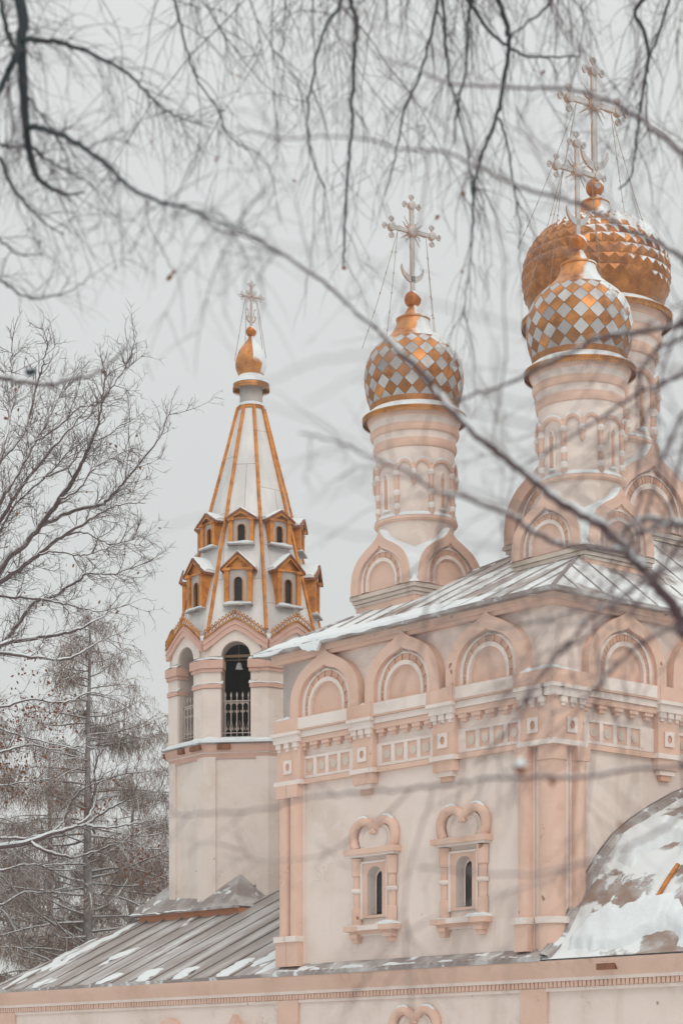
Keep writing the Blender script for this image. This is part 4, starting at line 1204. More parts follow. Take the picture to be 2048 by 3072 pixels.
# neck, lace ring, onion and cross of the tower
mb = MB(); mb.lathe([(.44, 22.80), (.44, 22.90), (.40, 22.93)], 8, 'wood', a0=pi/8); mb.lathe([(.36, 22.92), (.36, 23.55)], 24, 'zinc'); mb.lathe([(.43, 22.91), (.36, 23.02)], 24, 'snow'); mb.build('neck', tower)
mb = MB(); n = 48; r = .57
X = lambda q, z, rr=r: (rr*cos(q), rr*sin(q), z)
for i in range(n):
    a, b = 2*pi*i/n, 2*pi*(i+1)/n; c = (a+b)/2
    mb.add([X(a, 23.62, .55), X(b, 23.62, .55), X(b, 23.50), X(c, 23.44), X(a, 23.50)], [(0, 1, 2, 3, 4)], 'lace')
    mb.tube([X(a, 23.50), X(a, 23.40)], .013, 4, 'lace')
    mb.add([X(a+.03, 23.53, r+.004), X(c, 23.49, r+.004), X(b-.03, 23.53, r+.004), X(c, 23.57, r+.004)], [(0, 1, 2, 3)], 'darkrim')
mb.build('lace_valance', tower)
mb = MB(); mb.lathe([(.57, 23.62), (.52, 23.70), (.45, 23.80), (.38, 23.90), (.30, 23.92)], 32, 'snow'); mb.split_build('snow_cover', tower)
mb = MB(); P8 = catmull([(.36, 23.86), (.43, 23.98), (.50, 24.17), (.51, 24.33), (.46, 24.55), (.34, 24.76), (.21, 24.92), (.12, 25.05), (.06, 25.18)], 22)
mb.lathe(P8, 10, 'goldneck'); mb.build('onion_dome', tower, angle=20)
mb = MB(); mb.ball((0, 0, 25.30), .17, 'goldball', 18); mb.build('orb', tower)
mb = MB(); TA = radians(24)+radians(8.8); tu = Vector((cos(TA), sin(TA), 0))
Pt = lambda u, z: tuple(tu*u+Vector((0, 0, z)))
mb.tube([Pt(0, 25.40), Pt(0, 26.78)], .045, 8, 'crosspale'); mb.tube([Pt(-.30, 26.40), Pt(.30, 26.40)], .045, 8, 'crosspale')
mb.ball((0, 0, 26.40), .055, 'wood', 10)
def trefoil(u, z, ang):
    for da in (-1.15, 0, 1.15):
        d = (cos(ang+da), sin(ang+da)); L = .15 if da == 0 else .12
        c = (u+d[0]*L*.62, z+d[1]*L*.62)
        pts = [(u+d[0]*.03, z+d[1]*.03), (c[0]-d[1]*.045, c[1]+d[0]*.045), (u+d[0]*(L+.03), z+d[1]*(L+.03)), (c[0]+d[1]*.045, c[1]-d[0]*.045), (u+d[0]*.03, z+d[1]*.03)]
        mb.tube([Pt(*q) for q in pts], .016, 5, 'crosspale')
trefoil(0, 26.74, pi/2); trefoil(-.27, 26.40, pi); trefoil(.27, 26.40, 0)
for q in (pi/4, 3*pi/4, 5*pi/4, 7*pi/4):
    for dq in (-.25, 0, .25): mb.tube([Pt(.05*cos(q+dq), 26.40+.05*sin(q+dq)), Pt((.27-.05*abs(dq)*4)*cos(q+dq), 26.40+(.27-.05*abs(dq)*4)*sin(q+dq))], .014, 5, 'crosspale')
mb.tube([Pt(.14*cos(q), 25.75+.16*sin(q)) for q in [pi+pi*i/12 for i in range(13)]], .032, 6, 'crosspale')
for sg in (-1, 1):
    mb.ball(Pt(sg*.14, 25.78), .03, 'crosspale', 8)
    mb.tube([Pt(sg*.02, 25.68), Pt(sg*.09, 25.80), Pt(sg*.10, 25.95), Pt(sg*.13, 26.03), Pt(sg*.15, 25.98)], .016, 5, 'crosspale')
mb.build('cross', tower)
for u, x, y in ((-.2, -.52, -.05), (.2, .50, -.12), (-.16, -.30, .45), (.16, .35, .40)):
    mb = MB(); a = Vector(Pt(u, 26.34)); b = Vector((x, y, 24.4)); pts = [a.lerp(b, i/10) for i in range(11)]
    mb.tube(pts, .008, 4, 'wire')
    for k in (3, 6, 9): mb.ball(pts[k], .018, 'wire', 6)
    mb.build('stay_chain', tower)
bell = empty('bell', (-3.145, 67.6, 14.34), label='small pale bell hanging in the dark belfry arch', cat='bell')
mb = MB(); mb.lathe([(.12, 0), (.095, .05), (.08, .13), (.055, .19), (.001, .205)], 16, 'snow'); mb.build('bell_body', bell)
mb = MB(); mb.tube([(0, 0, .19), (0, 0, .9)], .008, 6, 'iron'); mb.build('hanger', bell)
# ================================================================== trees
def smooth_path(P, n):
    out = []
    for i in range(n):
        x = (len(P)-1)*i/(n-1); k = min(int(x), len(P)-2); f = x-k
        a, b, c, d = P[max(0, k-1)], P[k], P[k+1], P[min(len(P)-1, k+2)]
        out.append(.5*(2*b+(c-a)*f+(2*a-5*b+4*c-d)*f*f+(3*b-a-3*c+d)*f**3))
    return out
def wander(r, p, d, L, n, grav, wig):
    """points of a shoot that starts at p along d, bends with gravity and wanders"""
    pts = [Vector(p)]; d = Vector(d).normalized(); st = L/n
    for i in range(n):
        d = d+Vector((r.gauss(0, wig), r.gauss(0, wig), r.gauss(0, wig)))+Vector((0, 0, grav*(i+1)/n))
        d.normalize(); pts.append(pts[-1]+d*st)
    return pts
def side_dir(r, d, ang, flat=.5):
    a = d.cross(Vector((0, 1, 0)));
    if a.length < .1: a = Vector((1, 0, 0))
    a.normalize(); b = a.cross(d).normalized()
    q = r.uniform(0, 2*pi); s = (a*cos(q)+b*sin(q)*flat).normalized()
    return (d*cos(ang)+s*sin(ang)).normalized()
def twigs(mb, r, path, lv, cfg, mat, r0):
    """shoots along a path, recursively; cfg[lv] = (per metre, length lo, hi, angle, gravity, radius, pieces, wiggle)"""
    if lv >= len(cfg): return
    per, lo, hi, ang, grav, rad, n, wig = cfg[lv]
    seg = [(b-a).length for a, b in zip(path, path[1:])]; L = sum(seg)
    cnt = per*L; cnt = int(cnt)+(1 if r.random() < cnt-int(cnt) else 0)
    for _ in range(cnt):
        x = r.uniform(.06, 1.0)*L; k = 0
        while k < len(seg)-1 and x > seg[k]: x -= seg[k]; k += 1
        p = path[k].lerp(path[k+1], min(1, x/max(seg[k], 1e-6))); d = (path[k+1]-path[k]).normalized()
        ln = r.uniform(lo, hi)*(1 if r.random() > .12 else 1.5)
        q = wander(r, p, side_dir(r, d, ang*r.uniform(.6, 1.35)), ln, n, grav, wig)
        ra = rad*r.uniform(.75, 1.2)
        mb.tube(q, [ra*(1-.72*i/n) for i in range(n+1)], 3 if rad < .006 else 5, mat, cap=False)
        twigs(mb, r, q, lv+1, cfg, mat, ra)
def limb(mb, P, r0, r1, mat, sides=8, n=None, seed=0, rough=.0):
    n = n or len(P)*5; q = smooth_path([Vector(p) for p in P], n)
    rr = random.Random(seed)
    if rough: q = [p+Vector((rr.gauss(0, rough), rr.gauss(0, rough), rr.gauss(0, rough))) for p in q]
    rad = [(r0+(r1-r0)*i/(n-1))*(1+.10*noise.noise((i*.8, seed, 0))) for i in range(n)]
    mb.tube(q, rad, sides, mat)
    return q, rad
def snow_on(mb, path, rad, seed, keep=.55, lift=.62, w=.85):
    """a cap of snow along the upper side of a branch; where none lies it sinks into the wood"""
    run = []; rr = []
    for i, (p, r) in enumerate(zip(path, rad)):
        d = (path[min(i+1, len(path)-1)]-path[max(i-1, 0)]).normalized()
        k = noise.noise((i*.33, seed*3.1, 2.))*.9+.5
        up = (Vector((0, 0, 1))-d*d.z); up = up.normalized() if up.length > .05 else Vector((0, 0, 1))
        f = min(1, max(0, (k-(1-keep))*5)) * min(1, max(0, (.93-abs(d.z))*6))
        run.append(p+up*r*lift*f); rr.append(r*(.45+(w*(.75+.45*min(1, max(0, k)))-.45)*f))
    rr[0] *= .3; rr[-1] *= .3
    mb.tube(run, rr, 7, 'snow')

def tree(name, label, group=None, loc=(0, 0, 0)):
    return empty(name, loc, label=label, cat='tree', group=group)
TINY = dict()

# ---- nearby birch whose dark limb hangs into the upper left corner
t_left = tree('birch_tree', 'dark near birch with a thick crooked limb hanging in the upper left corner', loc=(-4.0, 13, 0))
t_left_loc = Vector((-4.0, 13, 0))
def fin(mb, name, parent, loc): 
    o = mb.build(name, parent, angle=0, merge=False); o.data.shade_smooth()
    o.location = -Vector(loc) if loc is not None else (0, 0, 0)
    return o
def leaves(mb, parent, loc):
    for o in mb.split_build('dead_leaf', parent, angle=0, merge=False): o.location = -Vector(loc)
def whole(name, parent, loc, q, rad, mat, sides, r, cfgs, tmat, k0=0, snow=None):
    """one limb with its own shoots and lying snow"""
    b = MB(); b.tube(q, rad, sides, mat); o = fin(b, name, parent, loc)
    t_ = MB()
    for c in cfgs: twigs(t_, r, q[k0:], 0, c, tmat, .01)
    if t_.v: fin(t_, 'twigs', o, None)
    if snow:
        s_ = MB(); snow_on(s_, q, rad, snow[0], *snow[1:]); fin(s_, 'snow_cover', o, None)
    return o
Yl = 13.0
mb = MB(); q, _ = limb(mb, [(-4.0, 13, -.2), (-3.95, 13, 3), (-4.05, 13.1, 6.5), (-3.9, 13, 9), (-3.6, 13, 11.5)], .17, .05, 'bark_dark', 10); fin(mb, 'trunk', t_left, t_left_loc)
mb = MB(); tw = MB(); rl = random.Random(11)
TL = []
def trace(P, Y, r0, r1, mat, dY=0., seed=1, m=None, rough=.004):
    n = len(P); return limb(m or mb, [atd(x, y, Y+dY*i/(n-1)+.08*sin(i*2.1+seed)) for i, (x, y) in enumerate(P)], r0, r1, mat, 7, None, seed, rough)
LB = []
up = [Vector((-3.9, 13, 9.0)), Vector((-3.0, 13, 9.35)), Vector((-2.2, 13, 9.0))]
LB.append(limb(mb, up+[atd(x, y, Yl) for x, y in ((45, 0), (48, 90), (54, 200), (60, 290), (70, 360), (84, 405))], .045, .017, 'bark_dark', 8))
LB.append(trace([(84, 405), (105, 422), (130, 436), (160, 446), (195, 440)], Yl, .016, .004, 'bark_dark', .3, 2))
LB.append(trace([(46, 95), (36, 130), (18, 165), (2, 205), (-30, 250)], Yl, .024, .015, 'bark_dark', -.3, 3))
LB.append(trace([(52, 115), (34, 108), (20, 80), (8, 40), (0, -10)], Yl, .018, .012, 'bark_dark', .4, 4))
LB.append(trace([(52, 88), (100, 92), (150, 100), (210, 122), (280, 162), (325, 198), (370, 245), (410, 268), (480, 290)], Yl, .017, .003, 'bark_dark', .8, 5))
LB.append(trace([(62, 288), (100, 296), (150, 314), (200, 345), (240, 375), (290, 422), (330, 448), (380, 466), (430, 478), (490, 505), (560, 535), (640, 585)], Yl, .018, .0025, 'bark_twig', -4.2, 6))
LB.append(trace([(0, 360), (30, 430), (70, 480), (100, 510), (150, 540)], Yl, .012, .003, 'bark_dark', .3, 7))
LB.append(trace([(-20, 535), (10, 560), (45, 585), (100, 580)], Yl, .008, .003, 'bark_dark', .2, 8))
LB.append(trace([(-20, 630), (20, 655), (70, 685), (150, 672), (195, 645)], Yl, .008, .002, 'bark_dark', .1, 9))
LB.append(trace([(60, 215), (85, 250), (120, 300), (150, 350), (160, 400)], Yl, .008, .002, 'bark_dark', .3, 10))
LB.append(trace([(70, 330), (100, 360), (140, 385), (190, 410), (225, 440)], Yl, .009, .002, 'bark_dark', .5, 10))
LB.append(trace([(-15, 300), (0, 330), (20, 335), (55, 338)], Yl, .009, .004, 'bark_dark', .1, 10))
cfg = [(11, .18, .55, .85, -.22, .0034, 7, .12), (9, .08, .32, .7, -.14, .0018, 5, .14)]
thick = [(13, .25, .6, .6, -.5, .0034, 7, .10), (8, .1, .3, .6, -.2, .0018, 5, .12)]
for i, (q, rad) in enumerate(LB):
    whole('limb', t_left, t_left_loc, q, rad, 'bark_dark', 8, rl, [cfg]+([thick] if i in (0, 2, 3, 4) else []), 'bark_twig', 14 if i == 0 else 0)
lf = MB()
def leaf(mb, p, s, r):
    a = Vector((r.gauss(0, 1), r.gauss(0, 1), r.gauss(0, 1)-1)).normalized(); b = a.cross(Vector((r.random(), 1, 0))).normalized(); c = a.cross(b)
    P = [p, p+a*s*.35+b*s*.32+c*s*.08, p+a*s*.75+b*s*.22, p+a*s*1.05+c*s*.1, p+a*s*.75-b*s*.22, p+a*s*.35-b*s*.32+c*s*.08]
    mb.add(P, [(0, 1, 3), (1, 2, 3), (0, 3, 5), (3, 4, 5)], 'leaf')
for x, y, s in ((402, 618, .06), (395, 630, .05), (500, 360, .05), (355, 320, .035), (548, 170, .03), (265, 618, .03)): leaf(lf, atd(x, y, Yl), s, rl)
mb = MB()
for P in ([(332, 452), (345, 520), (372, 575), (400, 620)], [(500, 300), (503, 330), (500, 360)], [(250, 560), (262, 590), (266, 618)]): trace(P, Yl, .003, .0015, 'bark_twig', 0, 3, tw if False else lf)
leaves(lf, t_left, t_left_loc)

# ---- weeping birch whose hanging strands fill the top of the view
W_loc = Vector((4.9, 15.5, 0))
t_weep = tree('weeping_birch', 'weeping birch with long thin dark strands hanging across the top right', loc=W_loc)
mb = MB(); limb(mb, [(4.9, 15.5, -.2), (4.8, 15.5, 4), (4.9, 15.4, 8), (4.6, 15.5, 12)], .19, .07, 'bark_dark', 10); fin(mb, 'trunk', t_weep, W_loc)
boughs = []
Yw = 15.0
for i, (z, x1, yy, dz_) in enumerate(((9.6, -1.9, 15.0, .15), (10.1, -.4, 15.9, -.3), (9.8, 1.0, 14.2, -.4))):
    b = MB(); qq, _ = limb(b, [(4.8, 15.5, z-1.0), (3.4, yy, z-.1), (1.8, yy, z+.2), (.4, yy, z+.2+dz_*.5), (x1, yy, z+dz_)], .06, .015, 'bark_dark', 8, None, i); boughs.append(qq)
    fin(b, 'limb', t_weep, W_loc)
mb = MB(); tw = MB(); rw = random.Random(23)
S = [([(790, -40), (780, 10), (745, 65), (720, 160), (707, 280), (715, 360), (745, 430)], .0085),
     ([(800, -60), (804, 0), (819, 50), (814, 125), (809, 250), (806, 320), (796, 425), (791, 550), (788, 612)], .0125),
     ([(1015, -60), (1004, 0), (989, 75), (959, 185), (929, 250), (914, 325), (884, 450)], .0095),
     ([(1090, -50), (1084, 0), (1074, 50), (1069, 165), (1049, 250), (1040, 330)], .010),
     ([(1130, -50), (1144, 0), (1164, 65), (1169, 100), (1154, 200), (1141, 265), (1109, 350), (1094, 400), (1085, 470)], .015),
     ([(1141, 265), (1157, 300), (1169, 350), (1179, 425), (1194, 525), (1191, 600)], .007),
     ([(1085, 400), (1086, 500), (1079, 600), (1064, 725)], .006),
     ([(1500, -40), (1474, 0), (1456, 28), (1479, 70), (1489, 135), (1479, 185), (1469, 260), (1459, 340), (1449, 400), (1419, 435)], .0115),
     ([(1550, -40), (1534, 0), (1509, 90), (1489, 135), (1484, 200), (1486, 300)], .0085),
     ([(1010, -30), (1019, 25), (1024, 115), (1034, 190), (1054, 260), (1074, 350), (1084, 450)], .0085),
     ([(1060, -30), (1100, 40), (1150, 95), (1200, 125), (1260, 130), (1330, 130)], .010),
     ([(1280, -30), (1250, 20), (1200, 60), (1168, 90)], .008),
     ([(385, -40), (400, 0), (415, 60), (440, 150), (460, 195), (505, 255), (515, 300), (565, 345)], .007),
     ([(450, -30), (465, 0), (530, 100), (590, 175), (650, 230)], .004),
     ([(560, -30), (600, 60), (640, 130), (700, 200)], .0035)]
for i, (P, r) in enumerate(S):
    Y = Yw+((i*37) % 11-5)*.12
    q, rad = trace(P, Y, r*1.4, r*.5, 'bark_dark', .25, i+20, mb)
    if i in (5, 6): pass
    else:                                                    # hang it from the nearest bough above
        top = min((p for bq in boughs for p in bq), key=lambda p: (p-q[0]).length)
        q = [top, (top+q[0])/2+Vector((0, 0, .05))]+q; rad = [r*1.1, r*1.05]+rad
    whole('hanging_branch', t_weep, W_loc, q, rad, 'bark_dark', 7, rw, [[(6, .25, .7, .55, -.50, .0040, 8, .12), (6, .12, .4, .6, -.35, .0021, 6, .14)]], 'bark_twig')
for i in range(105):                                           # the finer curtain of strands
    bq = rw.choice(boughs); p = bq[rw.randrange(4, len(bq))].copy()
    ln = abs(rw.gauss(1.25, .55))+.6
    q = wander(rw, p, (rw.gauss(0, .55), rw.gauss(0, .35), -1), ln, 16, -.07, .12)
    r = rw.uniform(.0024, .0056)
    tw.tube(q, [r*(1-.7*k/16) for k in range(17)], 4, 'bark_twig', cap=False)
    twigs(tw, rw, q, 0, [(4, .15, .6, .7, -.25, .0025, 7, .14), (4.0, .08, .3, .7, -.12, .0016, 5, .16)], 'bark_twig', r)
for i in range(85):                                           # wiry tangle at the very top
    bq = rw.choice(boughs); p = bq[rw.randrange(len(bq)//3, len(bq))]
    q = wander(rw, p, (rw.gauss(0, 1), rw.gauss(0, .3), -.8+rw.gauss(0, .3)), rw.uniform(.6, 1.3), 12, -.02, .20)
    r = rw.uniform(.002, .005); tw.tube(q, [r*(1-.6*k/12) for k in range(13)], 4, 'bark_dark', cap=False)
    twigs(tw, rw, q, 0, [(6, .1, .4, .9, -.05, .0021, 6, .18)], 'bark_twig', r)
fin(tw, 'twigs', t_weep, W_loc)
lf = MB()
for x, y, s in ((1008, 492, .05), (1250, 160, .04), (1090, 150, .04), (672, 410, .035), (785, 612, .05), (1065, 450, .04), (1060, 620, .03)): leaf(lf, atd(x, y, Yw), s, rw)
leaves(lf, t_weep, W_loc)

# ---- the near tree on the right: snow-loaded boughs that cross the church
R_loc = Vector((3.1, 9.4, 0))
t_right = tree('bare_tree', 'near bare tree with long snow-laden boughs crossing in front of the church', loc=R_loc)
mb = MB(); limb(mb, [(3.1, 9.4, -.2), (3.05, 9.4, 2), (3.15, 9.3, 4.5), (2.9, 9.4, 7)], .16, .06, 'bark_snow', 10); fin(mb, 'trunk', t_right, R_loc)
rr2 = random.Random(31)
Yr = 9.0
BO = []
def bough(P, r0, r1, Y, seed, tz=None, dY=0., keep=.55, mat='bark_snow', tg=1.0):
    pts = [atd(x, y, Y+dY*i/(len(P)-1)+.05*sin(i*1.7+seed)) for i, (x, y) in enumerate(P)]
    if tz is not None: pts = [Vector((3.05, 9.4, tz)), (Vector((3.05, 9.4, tz))+pts[0])/2+Vector((0, 0, -.05))]+pts
    q, rad = limb(MB(), pts, r0, r1, mat, 8, len(pts)*6, seed, .003)
    whole('bough', t_right, R_loc, q, rad, mat, 8, rr2, [[(7.5*tg, .12, .55, .75, -.10, .0027, 8, .13), (7, .06, .24, .7, -.08, .0017, 4, .14)]], mat, len(q)//4, (seed, keep)); BO.append(q)
    return q
bough([(1600, 1475), (1568, 1427), (1510, 1345), (1470, 1300), (1440, 1268)], .026, .020, Yr, 1, 2.6, 0, .75)
bough([(1440, 1268), (1385, 1210), (1300, 1160), (1230, 1107), (1160, 1050), (1095, 1000), (1040, 945), (1000, 897), (965, 852), (900, 790), (850, 742), (790, 690), (740, 645), (660, 590), (580, 545), (500, 530)], .021, .004, Yr, 2, None, .9, .72)
bough([(1440, 1268), (1382, 1260), (1324, 1255), (1274, 1246), (1209, 1214), (1183, 1190), (1133, 1168), (1060, 1140), (1000, 1128), (940, 1085), (860, 1052), (760, 1010), (690, 995)], .0135, .003, Yr, 3, None, -1.2, .65)
bough([(1620, 1222), (1568, 1203), (1528, 1196), (1488, 1190), (1453, 1205), (1423, 1234)], .014, .008, Yr, 4, 3.6, .1, .95)
bough([(1453, 1205), (1390, 1235), (1330, 1290)], .004, .002, Yr, 44, None, .1, .4)
bough([(1568, 1203), (1515, 1210), (1441, 1231), (1380, 1252)], .011, .003, Yr, 5, None, .2, .8)
bough([(1620, 742), (1568, 746), (1528, 752), (1449, 764), (1367, 778), (1338, 798), (1297, 816), (1245, 838), (1206, 862), (1162, 882), (1100, 902), (1040, 925)], .013, .006, Yr, 6, 4.6, .3, .6)
bough([(1620, 845), (1568, 862), (1514, 882), (1455, 911), (1382, 958), (1294, 1014), (1244, 1043), (1170, 1085)], .0095, .004, Yr, 7, 4.4, .3, .3)
bough([(1620, 768), (1568, 777), (1514, 797), (1482, 835), (1467, 876), (1464, 911), (1473, 968), (1482, 1020), (1470, 1045), (1464, 1084), (1467, 1158), (1440, 1220)], .0095, .004, Yr, 8, 4.5, .3, .1)
bough([(1620, 400), (1568, 350), (1509, 305), (1474, 275), (1409, 235), (1334, 210), (1274, 200), (1159, 198), (1039, 190), (984, 170), (924, 145), (860, 128)], .0135, .0035, Yr, 9, 5.6, .6, .45)
bough([(1620, 612), (1568, 590), (1509, 555), (1434, 525), (1384, 495), (1324, 465), (1234, 440), (1174, 420), (1134, 400), (1074, 370), (1014, 345), (924, 340), (840, 320), (760, 312), (650, 315), (540, 290)], .0115, .003, Yr, 10, 5.2, -.8, .45)
bough([(1640, 1755), (1568, 1762), (1483, 1766), (1347, 1784), (1269, 1785), (1206, 1787), (1132, 1787), (1055, 1797), (979, 1806), (906, 1814), (759, 1825), (686, 1836), (613, 1856), (480, 1868), (390, 1872)], .0095, .0035, 7.6, 11, 2.2, -.5, .15, 'bark_near', .5)
bough([(1640, 1250), (1520, 1300), (1426, 1378), (1343, 1468), (1280, 1500), (1222, 1596), (1175, 1667), (1090, 1760)], .0095, .003, 8.2, 12, 2.8, 0, .15, 'bark_snow', 1.1)
bough([(1640, 1330), (1480, 1340), (1387, 1395), (1343, 1430), (1290, 1500), (1230, 1560), (1190, 1640)], .0095, .003, 8.0, 13, 2.7, 0, .15, 'bark_snow', 1.1)
bough([(1480, 1378), (1400, 1390), (1300, 1408), (1230, 1430), (1180, 1437), (1120, 1455), (1080, 1452)], .005, .002, 8.4, 14, None, 0, .3)
bough([(1640, 1400), (1540, 1440), (1470, 1480), (1400, 1540), (1330, 1610), (1260, 1640)], .0095, .003, 8.4, 15, 2.6, 0, .15)
bough([(1640, 1690), (1568, 1850), (1520, 1905), (1450, 1940), (1330, 1985), (1180, 2010), (960, 1990)], .0055, .003, 6.2, 16, 2.0, 0, .15, 'bark_near', .3)
bough([(1640, 930), (1540, 1010), (1500, 1120), (1480, 1200), (1450, 1290), (1400, 1370)], .0085, .004, 8.6, 17, 4.2, 0, .25)
bough([(1640, 985), (1560, 1060), (1540, 1180), (1510, 1310), (1440, 1420)], .0085, .004, 8.6, 18, 4.0, 0, .25)
bough([(1640, 640), (1580, 700), (1540, 790), (1500, 930), (1440, 1010), (1380, 1060)], .008, .003, 8.8, 19, 4.8, 0, .2)
sp = MB(); rs2 = random.Random(77)
for bo, cnt_, ln0 in [(b_, c_, l_) for b_, c_, l_ in zip(BO, (2, 4, 4, 2, 0, 2, 5, 4, 2, 5, 6, 2, 5, 4, 3, 4, 2, 3, 3, 3), (.7,)*20)]:
    for _ in range(cnt_):
        k = rs2.randrange(6, max(8, int(len(bo)*.75))); d = (bo[k]-bo[k-1]).normalized()
        q = wander(rs2, bo[k], side_dir(rs2, d, rs2.uniform(.35, 1.1)), rs2.uniform(.35, 1.1), 11, rs2.choice((-.09, -.05, .03)), .10)
        r = rs2.uniform(.0024, .0040); sp.tube(q, [r*(1-.6*j/11) for j in range(12)], 4, 'bark_near', cap=False)
        twigs(sp, rs2, q, 0, [(7, .10, .42, .7, -.06, .0021, 6, .13), (6, .05, .2, .7, -.04, .0014, 4, .15)], 'bark_near', r)
fin(sp, 'twigs', t_right, R_loc)
lf = MB(); rr3 = random.Random(3)
p = atd(1195, 1765, 7.4); lf.ball(p, .022, 'leaf', 8); lf.ball(p+Vector((0, -.005, .014)), .020, 'snow', 8)
for x, y, s in ((1268, 1785, .04), (1418, 1890, .03), (1290, 1855, .03), (1418, 1240, .035), (858, 890, .03)): leaf(lf, atd(x, y, 7.6), s, rr3)
leaves(lf, t_right, R_loc)

# ---- a closer sapling, thrown right out of focus
N_loc = Vector((1.9, 4.7, 0))
t_near = tree('sapling', 'blurred pale sapling branches closest of all, crossing the sky beside the tent roof', loc=N_loc)
mb = MB(); limb(mb, [(1.9, 4.7, -.1), (1.85, 4.7, 1.5), (1.9, 4.7, 3), (1.8, 4.7, 4)], .035, .012, 'bark_near', 8); fin(mb, 'trunk', t_near, N_loc)
mb = MB()
def nb(P, r0, r1, Y, seed, tz):
    pts = [Vector((1.87, 4.7, tz))]+[atd(x, y, Y) for x, y in P]
    b = MB(); limb(b, pts, r0, r1, 'bark_near', 7, len(pts)*5, seed, .002); fin(b, 'branch', t_near, N_loc)
nb([(1640, 1130), (1300, 1000), (1090, 945), (1020, 930), (950, 850), (880, 822), (800, 818), (720, 832), (640, 865), (560, 905)], 0.0034, 0.0011, 4.6, 1, 2.4)
nb([(1640, 1250), (1240, 1180), (1000, 1100), (900, 1082), (830, 1035), (740, 975), (640, 940), (600, 925)], 0.0031, 0.0010, 4.6, 2, 2.3)
nb([(1640, 1300), (1240, 1250), (1000, 1262), (850, 1235), (760, 1222), (600, 1190), (480, 1185), (350, 1218)], 0.0025, 0.0009, 4.6, 3, 2.2)
nb([(1640, 860), (1200, 930), (1000, 800), (900, 826), (800, 870), (700, 930)], 0.0025, 0.0009, 4.4, 4, 2.6)
nb([(950, 1180), (860, 1100), (780, 1130), (700, 1160)], 0.0017, 0.0009, 4.7, 5, 2.1)
nb([(1640, 880), (1000, 700), (850, 600), (700, 575), (560, 545)], 0.0024, 0.0009, 4.3, 6, 2.7)
nb([(1640, 1960), (1300, 1700), (1180, 1620), (1100, 1500), (1000, 1480)], 0.0022, 0.0009, 4.6, 7, 1.8)
nb([(1640, 1690), (1350, 1720), (1150, 1850), (1000, 1950), (870, 1990)], 0.0022, 0.0009, 4.6, 8, 1.9)

# ---- left middle distance: a single blurred branch with a forked tip
L_loc = Vector((-2.6, 11, 0))
t_lb = tree('young_tree', 'slender tree at the left edge with one forked blurred branch over the snowy crown', loc=L_loc)
mb = MB(); tw = MB(); limb(mb, [(-2.6, 11, -.1), (-2.6, 11, 3), (-2.5, 11, 6)], .06, .03, 'bark_snow', 8); fin(mb, 'trunk', t_lb, L_loc)
mb = MB(); q, rad = limb(mb, [Vector((-2.55, 11, 5.2))]+[atd(x, y, 11) for x, y in ((0, 866), (39, 876), (111, 883), (156, 873), (208, 863), (247, 842), (280, 809), (325, 793))], .014, .003, 'bark_snow', 7, 40, 3, .003)
q2, _ = limb(mb, [atd(x, y, 11) for x, y in ((111, 883), (146, 907), (182, 928))], .007, .002, 'bark_snow', 7, 12)
snow_on(mb, q, rad, 5, .6)
twigs(tw, rr3, q[8:], 0, [(4, .1, .3, .7, 0, .003, 5, .12)], 'bark_snow', .01)
for i in range(5): p = atd(64+i*3, 855+jit(3), 11); mb.ball(p, .016, 'bark_dark', 6)
fin(mb, 'limb', t_lb, L_loc); fin(tw, 'twigs', t_lb, L_loc)

